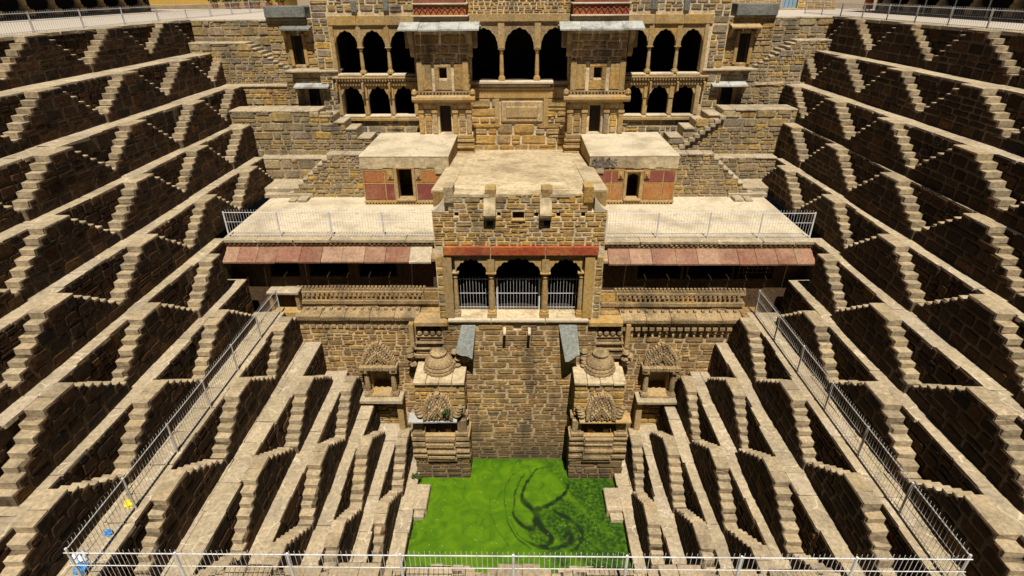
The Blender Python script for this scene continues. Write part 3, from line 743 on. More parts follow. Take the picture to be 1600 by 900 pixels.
def well_wall():
    th = thing('well_wall', 'tall brown stone wall rising from the green pool below the pavilion', 'wall', (0, 20.35, -18.8))
    xa, xb, yf = -3.3, 3.3, 20.33
    mb = MB(); wall_core(mb, xa, xb, -19.4, -11.1, yf, yf + .068, [(-.25, .08, -11.45, -11.1)]); mb.build('wall_core', M['brown_mortar'], th)
    masonry(th, (xa, yf, -19.0), LN, FN, xb - xa, 7.85, M['brown'], rows=(.2, .34), sw=(.4, .95), proud=.035, gap=.03, holes=[(3.05, 3.38, 7.55, 7.85)],
            inside=lambda a, b: [(.9, 5.6)] if a < 5.2 else [(0, 6.6)])
    for x in (-.62, .42): MB().box(x - .06, x + .06, 19.85, 20.4, -11.42, -11.3, .015).build('water_spout', M['plaster'], th)
well_wall()

# leaning slabs beside the pavilion
for s, pts in ((-1, [(-2.45, -11.2), (-1.85, -11.2), (-2.0, -12.5), (-2.72, -12.25)]), (1, [(1.66, -11.15), (2.42, -11.15), (2.56, -12.35), (1.95, -12.6)])):
    mb = MB(); q = []
    pl = pts[:2] + [(pts[2][0] + (pts[3][0] - pts[2][0]) * t / 5, pts[2][1] + (pts[3][1] - pts[2][1]) * t / 5 + (U(-.06, .06) if 0 < t < 5 else 0)) for t in range(6)]
    vs = []
    for d in (0, .1):
        for x, z in pl:
            t = (-11.15 - z) / 1.4; vs.append((x, 20.28 - .62 * t + d * .9, z + d * .4))
    k = len(pl)
    mb.add(vs, [tuple(range(k)), tuple(range(2 * k - 1, k - 1, -1))] + [(i, (i + 1) % k, (i + 1) % k + k, i + k) for i in range(k)])
    o = mb.build('stone_awning', M['slate']); o['label'] = f'weathered grey stone slab leaning out from the wall above {side(s)} domed shrine'; o['category'] = 'stone awning'; o['group'] = 'leaning awning slabs'

# ------------------------------------------------------------------ wings: roof deck, canopy and veranda
def dentils(mb, x0, x1, y, z0, z1, pitch, depth, fill=.55):
    n = int(abs(x1 - x0) / pitch); sgn = 1 if x1 > x0 else -1
    for i in range(n):
        x = x0 + sgn * pitch * (i + .2); mb.box(x, x + sgn * pitch * fill, y - depth, y + .02, z0, z1)
def wing(s):
    xi, xo = s * 3.4, s * (12.3 if s < 0 else 11.95)
    dk = -7.7; yf = 21.4 if s < 0 else 21.2
    th = thing('veranda_wing', f'{side(s)} wing with flat cream roof deck, pink slab canopy and dark veranda below', 'building', ((xi + xo) / 2, yf, -11), 'veranda wings beside the pavilion')
    # deck in two plaster fields and a border of slabs
    MB().box(xi, xo, yf + .55, 28.4, dk - .3, dk).build('roof_deck', M['plaster'], th)
    x = xi; sm = umesh('step', M['ledge'])
    while abs(x) < abs(xo) - .1:
        ln = min(U(1.1, 1.7), abs(xo) - abs(x))
        place('border_slab', sm[random.randrange(10)], th, axes(LN, FN, ZV, Vector((x + s * ln / 2, yf + .22, dk - .05)), ln - .012, .72, .12)); x += s * ln
    mb = MB(); mb.box(xi, xo, yf - .05, yf + .3, dk - .3, dk - .2); dentils(mb, xi + s * .1, xo, yf - .05, dk - .2, dk - .115, .2, .05); mb.build('eaves_moulding', M['dressed'], th, kind='stuff')
    # canopy of separate slabs
    n = 10; tot = abs(xo) + .15 - abs(xi) - .2
    ws = [U(.85, 1.15) for _ in range(n)]; k = tot / sum(ws); x = abs(xi) + .2
    for wi, wd in enumerate(ws):
        wd *= k; a, b = s * (x + .008), s * (x + wd - .008); t = .0; dz = U(-.012, .012); dy = U(-.03, .03)
        mb = MB(); mb.prism([(yf + .02, dk - .30 + dz), (yf + .02, dk - .36 + dz), (yf - .66 + dy, dk - .80 + dz), (yf - .67 + dy, dk - .73 + dz)], 'x', a, b)
        mb.build('canopy_slab', M['ledge'] if s < 0 and wi == 0 else M['pink'], th); x += wd
    # veranda wall in the shade of the canopy
    ops = [(4.95, 6.75), (7.05, 8.9), (9.15, 10.6)] if s > 0 else [(5.2, 6.8), (7.25, 8.9), (9.35, 10.6)]
    holes = [(min(s * a, s * b), max(s * a, s * b), -9.43, -8.55) for a, b in ops]
    mb = MB(); x0, x1 = min(xi, xo), max(xi, xo)
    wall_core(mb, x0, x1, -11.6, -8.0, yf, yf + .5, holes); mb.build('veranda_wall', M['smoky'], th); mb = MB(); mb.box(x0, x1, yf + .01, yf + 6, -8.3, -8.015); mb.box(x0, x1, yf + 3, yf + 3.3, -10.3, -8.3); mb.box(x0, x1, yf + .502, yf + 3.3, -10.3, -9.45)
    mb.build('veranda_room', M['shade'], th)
    for a, b in ops:
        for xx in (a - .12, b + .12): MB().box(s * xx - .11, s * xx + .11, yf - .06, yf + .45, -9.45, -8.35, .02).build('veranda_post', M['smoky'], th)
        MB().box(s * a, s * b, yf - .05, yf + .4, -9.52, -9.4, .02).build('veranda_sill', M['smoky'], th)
    if s > 0:
        mb = MB()
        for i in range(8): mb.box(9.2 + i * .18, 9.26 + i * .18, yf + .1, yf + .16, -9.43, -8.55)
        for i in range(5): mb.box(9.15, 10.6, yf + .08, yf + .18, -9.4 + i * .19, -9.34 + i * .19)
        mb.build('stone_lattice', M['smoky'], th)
    # mouldings of the plinth under the veranda
    e = s * 9.6
    mb = MB(); dentils(mb, s * 4.0, e, yf - .05, -9.98, -9.86, .16, .06, .6); mb.box(s * 3.4, e, yf - .1, yf, -10.06, -9.98); mb.build('scalloped_frieze', M['carved'], th, kind='stuff')
    for x in range(0, 9):
        a, b = s * (3.45 + x * .68), s * (3.45 + x * .68 + .66); MB().box(a, b, yf - U(.10, .15), yf + .2, -10.5, -10.08, .02, .008).build('plinth_block', M['ochre'], th)
    MB().box(s * 4.2, e, yf - .18, yf, -10.16, -10.08).build('plinth_ledge', M['carved'], th)
    mb = MB(); dentils(mb, s * 4.2, e - s * .1, yf - .16, -10.3, -10.18, .2, .05, .6); mb.build('carved_frieze', M['carved'], th, kind='stuff')
    mb = MB(); mb.box(s * 3.5, e, yf - .24, yf, -10.66, -10.5); mb.build('plinth_course', M['carved'], th)
    for x in range(9): MB().box(s * (3.45 + x * .68), s * (3.45 + x * .68 + .66), yf - U(.12, .2), yf + .1, -10.86, -10.67, .02, .01).build('plinth_block', M['brown'], th)
    MB().box(s * 3.42, s * 4.28, yf - .45, yf + .1, -11.3, -10.87, .03).build('corner_block', M['brown'], th)
    mb = MB(); dentils(mb, s * 4.3, e, yf - .3, -10.84, -10.76, .34, .12, .35); mb.build('broken_carvings', M['carved'], th, kind='stuff')
    # deep cornice
    n = 5
    for i in range(n):
        a, b = s * (4.3 + (9.6 - 4.3) * i / n + .01), s * (4.3 + (9.6 - 4.3) * (i + 1) / n - .01)
        dz = U(-.015, .015)
        MB().prism([(yf, -10.84 + dz), (yf - .3, -10.86 + dz), (yf - .78 + U(-.04, .04), -10.95 + dz), (yf - .82, -11.0 + dz), (yf - .8, -11.16 + dz), (yf - .68, -11.2 + dz), (yf - .66, -11.34 + dz), (yf, -11.34 + dz)], 'x', a, b).build('cornice_slab', M['carved'], th)
    mb = MB(); dentils(mb, s * 4.3, e, yf - .6, -11.58, -11.44, .3, .12, .7); mb.box(s * 4.3, e, yf - .63, yf, -11.44, -11.345); mb.build('cornice_frieze', M['carved'], th, kind='stuff')
    # outermost piece of wall at the end of the walkway
    MB().box(e, xo + s * .3, yf + .3, yf + 1.5, -12.5, -9.9).build('end_wall', M['ochre'], th)
    if s > 0: MB().box(9.4, 10.2, yf - .8, yf + .5, -12.5, -10.8, .03).build('end_pier', M['brown'], th)
    else:      # small roofed niche where the walkway meets the wall
        MB().box(-10.75, -9.4, 20.85, 21.75, -10.06, -9.92, .03, .01).build('niche_roof', M['ledge'], th)
        for q in (-10.65, -9.52): MB().box(q - .08, q + .08, 20.95, 21.3, -10.85, -10.062, .02).build('niche_post', M['brown'], th)
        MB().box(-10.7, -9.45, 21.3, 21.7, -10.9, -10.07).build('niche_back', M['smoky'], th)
        MB().box(-10.7, -9.42, 20.8, 21.7, -12.5, -10.86, .02).build('niche_floor', M['dressed'], th)
    for q in (3.52, abs(xo) - .7): MB().prism([(yf + .02, -8.12), (yf - .45, -8.42), (yf - .45, -8.52), (yf - .2, -8.62), (yf + .02, -8.66)], 'x', s * q - .09, s * q + .09).build('canopy_bracket', M['carved'], th)
wing(-1); wing(1)
def lower_wall(s):
    yf = 20.75; xi, xo = s * 3.3, s * 9.75
    th = thing('facade_wall', f'lower brown stone wall under the {side(s)} veranda, between domed shrine and terrace stairs', 'wall', ((xi + xo) / 2, yf, -17), 'lower facade walls')
    x0, x1 = min(xi, xo), max(xi, xo)
    mb = MB(); wall_core(mb, x0, x1, -19.2, -11.35, yf, yf + .6, [(min(s * 5.85, s * 6.75), max(s * 5.85, s * 6.75), -14.95, -13.7)]); mb.box(x0, x1, yf + .602, yf + .9, -15.2, -13.5); mb.build('wall_core', M['brown_mortar'], th)
    ha, hb = sorted((s * 5.85 - x0, s * 6.75 - x0))
    masonry(th, (x0, yf, -17.6), LN, FN, x1 - x0, 6.05, M['brown'], rows=(.24, .42), sw=(.35, .75), proud=.04, holes=[(ha, hb, 2.65, 3.9)])
lower_wall(-1); lower_wall(1)

# ------------------------------------------------------------------ carved niche shrines
def pediment(mb, xc, y, z0, wd, ht, rows=7, depth=.28, rnd=True):
    for i in range(rows):
        f = i / rows; hw = wd / 2 * (math.sqrt(max(0, 1 - (f * .98) ** 2)) if rnd else (1 - f ** 1.5 * .9))
        za = z0 + ht * f; zb = z0 + ht * (f + .92 / rows); d = depth * (1 - .55 * f)
        mb.box(xc - hw, xc + hw, y - d * .6, y + .1, za, zb)
        m = max(1, int(hw * 2 / .115))
        for k in range(m):
            a = xc - hw + (k + .12) * 2 * hw / m; b = xc - hw + (k + .88) * 2 * hw / m
            zz = za + (zb - za) * (.15 if (k + i) % 2 else .0)
            mb.box(a, b, y - d - .05 * ((k + i) % 2), y, zz, zb - .02 * ((k + i) % 2))
        for sx in (-1, 1): mb.box(xc + sx * hw - .06, xc + sx * hw + .06, y - d - .06, y, za, zb + .03)
    # nested chevrons in the middle
    for q in range(3):
        r = wd * (.36 - .11 * q)
        for sx in (-1, 1):
            for t in range(6):
                a = xc + sx * r * (1 - t / 6); b = xc + sx * r * (1 - (t + 1.15) / 6); zz = z0 + ht * (.12 + .5 * (t / 6) * (1 - q * .25))
                mb.box(a, b, y - depth - .07, y - .05, zz, zz + .07)
    mb.box(xc - .08, xc + .08, y - depth * .7, y, z0 + ht * .97, z0 + ht * 1.08)
def niche_shrine(s):
    xc = s * 6.28; y = 20.75
    th = thing('niche_shrine', f'carved niche shrine with pointed pediment and two colonnettes on {side(s)} lower wall', 'shrine', (xc, y, -17), 'niche shrines on the lower wall')
    mb = MB(); pediment(mb, xc, y, -13.36, 1.42, 1.0, 9, .3, False); mb.build('pediment', M['carved'], th, kind='stuff')
    mb = MB(); mb.box(xc - .85, xc + .85, y - .5, y, -13.56, -13.38, .02)
    for k in range(6): mb.box(xc - .8 + k * .28, xc - .62 + k * .28, y - .56, y - .3, -13.52, -13.36)
    mb.build('lintel', M['carved'], th)
    for sx in (-1, 1):
        column(th, xc + sx * .6, y - .3, -15.0, -13.56, .12, M['carved'])
        MB().box(xc + sx * .66 - .17, xc + sx * .66 + .17, y - .5, y - .02, -13.72, -13.57, .02).build('bracket', M['carved'], th)
    MB().box(xc - .5, xc + .5, y - .5, y + .55, -15.02, -14.92).build('niche_floor', M['dressed'], th)
    MB().box(xc - .98, xc + .98, y - .75, y + .02, -15.22, -15.03, .03, .01).build('floor_slab', M['ledge'], th)
    for sx in (-1, 1): MB().box(xc + sx * .78 - .14, xc + sx * .78 + .14, y - .5, y, -17.4, -15.23, .02).build('post', M['dressed'], th)
    MB().box(xc - .62, xc + .62, y - .12, y, -15.6, -15.45).build('inner_lintel', M['carved'], th)
    masonry(th, (xc - .62, y - .06, -17.4), LN, FN, 1.24, 1.9, M['ochre'], rows=(.22, .34), sw=(.35, .7))
niche_shrine(-1); niche_shrine(1)

# ------------------------------------------------------------------ shrine towers with domes standing in the pool
def shrine_tower(s):
    xi, xo = s * 2.24, s * 4.78; yf = 19.02; x0, x1 = min(xi, xo), max(xi, xo); xc = (x0 + x1) / 2
    t0, t1 = sorted((s * 2.32, s * 4.5))
    th = thing('shrine_tower', f'square stone shrine tower standing in the pool on the {side(s)}, carved front and flat top', 'shrine tower', (xc, yf, -18.8), 'shrine towers in the pool')
    mb = MB(); mb.box(x0 + .06, x1 - .06, yf + .1, 20.7, -19.4, -16.15); mb.box(t0 + .06, t1 - .06, yf + .12, 20.7, -15.2, -13.35); mb.build('tower_core', M['brown_mortar'], th)
    MB().box(x0 + .25, x1 - .25, yf + .8, 20.7, -16.2, -15.15).build('dark_niche', M['shade'], th)
    # base: plain wet courses, then moulded courses that step back and forth
    masonry(th, (x0, yf + .08, -19.1), LN, FN, x1 - x0, 1.45, M['brown'], rows=(.28, .36), sw=(.5, .9), proud=.05)
    z = -17.64; i = 0
    while z < -16.3:
        h = U(.12, .24); d = (.02, .10, .05, .14, .0, .08)[i % 6]
        cuts_ = [x0 - .02, x0 + .62 + U(-.05, .05), x1 - .62 + U(-.05, .05), x1 + .02]
        for q in range(3): MB().box(cuts_[q] + .006, cuts_[q + 1] - .006, yf + .02 - d - (.1 if q == 1 else 0) + U(-.02, .02), yf + .3, z, z + h - .012, .02, .006).build('moulded_course', M['carved'], th)
        z += h; i += 1
    MB().box(x0 - .04, x1 + .04, yf - .06, yf + .9, z, z + .1, .02).build('niche_floor', M['dressed'], th)
    zt = z + .1
    for sx in (-1, 1):
        MB().box(xc + sx * .95 - .28, xc + sx * .95 + .28, yf - .1, yf + .4, zt, zt + .16, .02).build('capital', M['carved'], th)
        MB().box(xc + sx * .98 - .2, xc + sx * .98 + .2, yf + .0, yf + .4, zt + .16, -15.3, .02).build('bracket', M['carved'], th)
        MB().box(xc + sx * .35 - .12, xc + sx * .35 + .12, yf + .15, yf + .5, zt - .05, zt + .2, .02).build('sill_block', M['carved'], th)
    # eave of slabs
    xs = [x0 - .05, x0 + .62, x0 + 1.25, x1 - .45] if s < 0 else [x0 + .35, x0 + 1.15, x0 + 1.9, x1 + .05]
    for q in range(3):
        a, b = xs[q] + .01, xs[q + 1] - .01; dz = U(-.03, .03)
        MB().prism([(yf + .2, -15.02 + dz), (yf - .3, -15.12 + dz), (yf - .3, -15.18 + dz), (yf + .2, -15.14 + dz)], 'x', a, b).build('eave_slab', M['grey'] if s < 0 else M['dressed'], th)
    MB().box(x0, x1, yf + .12, yf + .5, -15.26, -15.07, .02).build('eave_lintel', M['carved'], th)
    # block above with its pediment
    masonry(th, (t0, yf + .1, -15.05), LN, FN, t1 - t0, 1.68, M['ochre'], rows=(.36, .5), sw=(.45, .9), proud=.04)
    for sg, nx in ((t0 + .06, -1), (t1 - .06, 1)):
        masonry(th, (sg, yf + .15, -15.05), Vector((0, 1, 0)), Vector((nx, 0, 0)), 1.5, 1.68, M['brown'], rows=(.3, .45), sw=(.4, .7), proud=.04)
    xin = x0 + .06 if s > 0 else x1 - .06
    masonry(th, (xin, yf + .15, -19.0), Vector((0, 1, 0)), Vector((-s, 0, 0)), 1.2, 3.0, M['brown'], rows=(.3, .45), sw=(.4, .7), proud=.04)
    xp = s * 3.5
    mb = MB(); pediment(mb, xp, yf + .06, -14.98, 1.16, 1.14, 9, .36, True); mb.build('pediment', M['carved'], th, kind='stuff')
    for sx in (-1, 1):
        mb = MB()
        for q in range(4): mb.lathe(xp + sx * (.8 + .05 * q), yf - .05, [(.17 - .02 * q, -14.98 + q * .14), (.19 - .02 * q, -14.92 + q * .14), (.12 - .02 * q, -14.85 + q * .14)], 9)
        mb.build('corner_finial', M['carved'], th)
    for q in range(4):
        MB().box(t0 + (t1 - t0) * q / 4 + .005, t0 + (t1 - t0) * (q + 1) / 4 - .005, yf - .02 + U(-.02, .01), 20.72, -13.36, -13.22 + U(-.006, .006), .02, .006).build('top_slab', M['roof'], th)
    # ribbed dome on the flat top
    dx, dy, dz = s * 3.48, 20.02, -13.22
    d = thing('ribbed_dome', f'ribbed stone dome with lotus cap on flat top of the {side(s)} shrine tower', 'dome', (dx, dy, dz), 'domes on the shrine towers')
    rib = lambda i: .035 if i % 2 else -.02
    mb = MB(); mb.lathe(dx, dy, [(.64, dz), (.68, dz + .05), (.67, dz + .12), (.62, dz + .15)], 40, rib); mb.build('base_ring', M['carved'], d)
    mb = MB(); mb.lathe(dx, dy, [(.63, dz + .15), (.66, dz + .21), (.63, dz + .28), (.56, dz + .31)], 32); mb.build('moulding_ring', M['carved'], d)
    mb = MB(); mb.lathe(dx, dy, [(.58, dz + .31), (.60, dz + .38), (.56, dz + .5), (.47, dz + .62), (.36, dz + .70), (.28, dz + .73)], 40, lambda i: .03 if i % 2 else -.02); mb.build('dome_shell', M['carved'], d)
    mb = MB(); mb.lathe(dx, dy, [(.24, dz + .73), (.35, dz + .78), (.36, dz + .86), (.28, dz + .92), (.16, dz + .95), (.1, dz + 1.02), (.03, dz + 1.05)], 24); mb.build('lotus_cap', M['carved'], d)
    # carved recess behind the dome
    r = thing('carved_recess', f'carved recess with stepped mouldings in the wall behind the {side(s)} ribbed dome', 'carving', (s * 3.75, 20.3, -12.8), 'carved recesses behind the domes')
    xr = s * 3.72; yy = 20.7
    MB().box(xr - 1.0, xr + 1.0, yy - .05, yy + .05, -13.2, -11.15).build('back_panel', M['brown'], r)
    for q, (zz, hw, dd, hh) in enumerate([(-12.95, .95, .35, .2), (-12.72, .8, .3, .14), (-12.5, .86, .38, .1), (-12.36, .68, .3, .14), (-12.18, .78, .4, .09), (-12.05, .6, .3, .16), (-11.85, .72, .36, .08)]):
        MB().box(xr - hw, xr + hw, yy - dd, yy, zz, zz + hh, .025, .008).build('moulding', M['carved'], r)
    mb = MB()
    for q in range(5):
        mb.lathe(xr - .56 + q * .28, yy - .3, [(.06, -11.76), (.12, -11.68), (.12, -11.55), (.05, -11.46)], 8)
    mb.build('scroll_crest', M['carved'], r, kind='stuff')
    for sx in (-1, 1):
        MB().box(xr + sx * .92 - .1, xr + sx * .92 + .1, yy - .35, yy, -12.4, -11.2, .02).build('pilaster', M['dressed'], r)
        mb = MB()
        for q in range(5): mb.lathe(xr + sx * (.95 + U(-.12, .12)), yy - .4 - U(0, .2), [(.1, -13.2 + q * .16), (.18, -13.1 + q * .16), (.12, -13.0 + q * .16)], 8)
        mb.build('broken_figure', M['carved'], r, kind='stuff')
shrine_tower(-1); shrine_tower(1)

# ------------------------------------------------------------------ red houses on the deck
def house(s):
    x0, x1 = (-7.38, -3.3) if s < 0 else (3.25, 7.3)
    yf, zb, zt = 25.7, -7.7, -5.42
    dcx = -5.38 if s < 0 else 5.32; dw = .36 if s < 0 else .31; dz0, dz1 = -7.5, (-6.02 if s < 0 else -6.2)
    th = thing('red_house', f'small flat-roofed house of red sandstone panels on {side(s)} deck, ' + ('plain square doorway' if s < 0 else 'arched doorway'), 'house', ((x0 + x1) / 2, yf, zb), 'red houses on the roof deck')
    mb = MB(); wall_core(mb, x0, x1, zb - .2, zt - .02, yf, yf + .5, [(dcx - dw, dcx + dw, dz0, dz1)])
    mb.box(x0, x0 + .4, yf + .5, 30.3, zb, zt - .02); mb.box(x1 - .4, x1, yf + .5, 30.3, zb, zt - .02); mb.box(x0 + .4, x1 - .4, 28, 28.4, zb, zt - .02); mb.box(x0 + .4, x1 - .4, yf + .5, 28, -5.9, zt - .02); mb.box(x0 + .4, x1 - .4, yf + .5, 28, zb, dz0 - .02)
    mb.build('wall_core', M['ochre'], th)
    MB().box(x0 - .04, x1 + .04, yf - .07, 30.4, zt - .02, zt + .05, .02, .004).build('flat_roof', M['plaster'], th)
    mb = MB(); n_ = 12
    for q in range(n_):      # rough plaster band with a ragged lower edge
        a, b = x0 - .02 + (x1 - x0 + .04) * q / n_, x0 - .02 + (x1 - x0 + .04) * (q + 1) / n_; mb.box(a, b, yf - .05 - U(0, .012), yf + .1, -5.98 + U(-.02, .06), zt - .022)
    mb.build('plaster_band', M['roof'], th)
    fr = M['dressed']
    for (a, b) in ((x0, dcx - dw - .12), (dcx + dw + .12, x1)):
        MB().box(a, b, yf - .035, yf + .05, -6.10, -5.99, .01).build('frame_strip', fr, th)
        MB().box(a, b, yf - .035, yf + .05, -6.72, -6.67, .01).build('frame_strip', fr, th)
        MB().box(a, b, yf - .05, yf + .05, -7.58, -7.5, .01).build('frame_strip', fr, th)
        cols = [a + .04, b - .04] if b - a < 1.5 else [a + .04, a + .04 + (b - a) * U(.55, .7), b - .04]
        for za, zb_, mt in ((-6.66, -6.11, 'maroon' if s > 0 else 'panel'), (-7.49, -6.73, 'panel' if s > 0 else 'maroon')):
            for i in range(len(cols) - 1):
                MB().box(cols[i] + .028, cols[i + 1] - .028, yf - .045 + U(0, .012), yf + .04, za + .012, zb_ - .012, .012, .004).build('red_panel', M[mt], th)
        for c in cols: MB().box(c - .025, c + .025, yf - .028, yf + .04, -7.495, -6.112, .006).build('frame_post', fr, th)
    for sx in (-1, 1):
        MB().box(dcx + sx * (dw + .06) - .07, dcx + sx * (dw + .06) + .07, yf - .1, yf + .1, -7.5, dz1 + .04, .015).build('door_jamb', fr, th)
        mb = MB(); mb.box(dcx + sx * (dw + .3) - .13, dcx + sx * (dw + .3) + .13, yf - .09, yf, -6.45, -6.1); mb.lathe(dcx + sx * (dw + .3), yf - .1, [(.03, -6.4), (.07, -6.32), (.07, -6.22), (.02, -6.15)], 7); mb.build('lamp_niche', fr, th)
    MB().box(dcx - dw - .14, dcx + dw + .14, yf - .11, yf + .1, dz1 + .04, dz1 + .13, .015).build('door_lintel', fr, th)
    MB().box(dcx - dw - .1, dcx + dw + .1, yf - .2, yf + .3, -7.52, -7.42, .015).build('door_step', fr, th)
    if s > 0: arch_fit(th, [(dcx - dw, dcx + dw, dz1 - .04)], yf + .02, fr, dz1 + .03, dz1 - .32, lobes=5, sc=.04, name='door_arch')
    mb = MB(); mb.box(x0, x1, yf - .14, yf, zb + .1, zb + .16); dentils(mb, x0, x1, yf - .08, zb, zb + .1, .14, .07, .5); mb.build('base_moulding', M['dressed'], th, kind='stuff')
    if s > 0:      # dark rough patch where the plaster has come away
        mb = MB()
        for q in range(110):
            a = x0 + .08 + 1.15 * R() ** .9; z = -5.93 + .44 * R(); d = U(.03, .09)
            if R() < 1.25 - (a - x0) / 1.5: mb.box(a - d, a + d, yf - .06 - U(.0, .05), yf, z - d * .6, z + d * .6)
        mb.build('bare_patch', M['dry'], th, kind='stuff')
house(-1); house(1)

# ------------------------------------------------------------------ rubble walls stepping up behind the wings
def tier(s, what, y, xa, xb, zb, tops, cat='wall', rows=(.28, .44), sw=(.35, .85), depth=1.2, holes=(), mat='olive', cop=True, group='rubble tier walls', steps=None):
    """tops: list of (|x| from, |x| to, z top), the wall rises from zb"""
    th = thing('tier_wall', what, cat, (s * (xa + xb) / 2, y, zb), group)
    x0, x1 = min(s * xa, s * xb), max(s * xa, s * xb)
    T = [(min(s * a, s * b), max(s * a, s * b), z) for a, b, z in tops]
    Hs = [(min(s * a, s * b), max(s * a, s * b), c, d) for a, b, c, d in holes]
    mb = MB()
    for a, b, z in T: wall_core(mb, a, b, zb - .3, z - .05, y, y + depth, Hs)
    for a, b, c, d in Hs: pass
    mb.build('wall_core', M['olive_mortar'], th)
    for a, b, c, d in Hs: MB().box(a + .01, b - .01, y + .3, y + depth + .3, c + .01, d - .01).build('passage_shade', M['shade'], th)  # solid block, coloured near-black in place of the doorway's shade
    zt = max(t[2] for t in T)
    def inside(va, vb):
        out = []
        for a, b, z in sorted(T):
            if zb + (va + vb) / 2 < z - .06:
                if out and abs(out[-1][1] - (a - x0)) < .01: out[-1] = (out[-1][0], b - x0)
                else: out.append((a - x0, b - x0))
        return out
    masonry(th, (x0, y, zb), LN, FN, x1 - x0, zt - zb - .05, M[mat], rows=rows, sw=sw, proud=.04, gap=.022, inside=inside, holes=[(a - x0, b - x0, c - zb, d - zb) for a, b, c, d in Hs])
    if cop:
        for a, b, z in T:
            x = a
            while x < b - .05:
                ln = min(U(.6, 1.3), b - x)
                if b - x - ln < .3: ln = b - x
                MB().box(x + .006, x + ln - .006, y - U(.03, .08), y + depth, z - .09, z + U(-.006, .006), .02, .006).build('coping_slab', M['ledge'], th); x += ln
    return th
def flight(th, s, xa, za, xb, zb, y, dp, n, mat='ledge'):
    """steps climbing along x, part of a tier wall"""
    for i in range(n):
        a = xa + (xb - xa) * i / n; b = xa + (xb - xa) * (i + 1) / n; z = za + (zb - za) * (i + 1) / n
        MB().box(s * a, s * (b + .06 * (1 if xb > xa else -1)), y - dp, y + .05, z - abs(zb - za) / n * 1.05, z, .015, .006).build('step', M[mat], th)
def chajja(th, s, xa, xb, y, z, out=.55, mat='grey'):
    n = 2
    for i in range(n):
        a, b = s * (xa + (xb - xa) * i / n + .01), s * (xa + (xb - xa) * (i + 1) / n - .01)
        MB().prism([(y + .1, z), (y - out, z - .16), (y - out, z - .23), (y + .1, z - .1)], 'x', a, b).build('door_canopy', M[mat], th)
    for q in (.06, .94):
        xx = s * (xa + (xb - xa) * q); MB().prism([(y + .02, z - .12), (y - out * .7, z - .25), (y - out * .55, z - .38), (y + .02, z - .75)], 'x', xx - .09, xx + .09).build('bracket', M['dressed'], th)
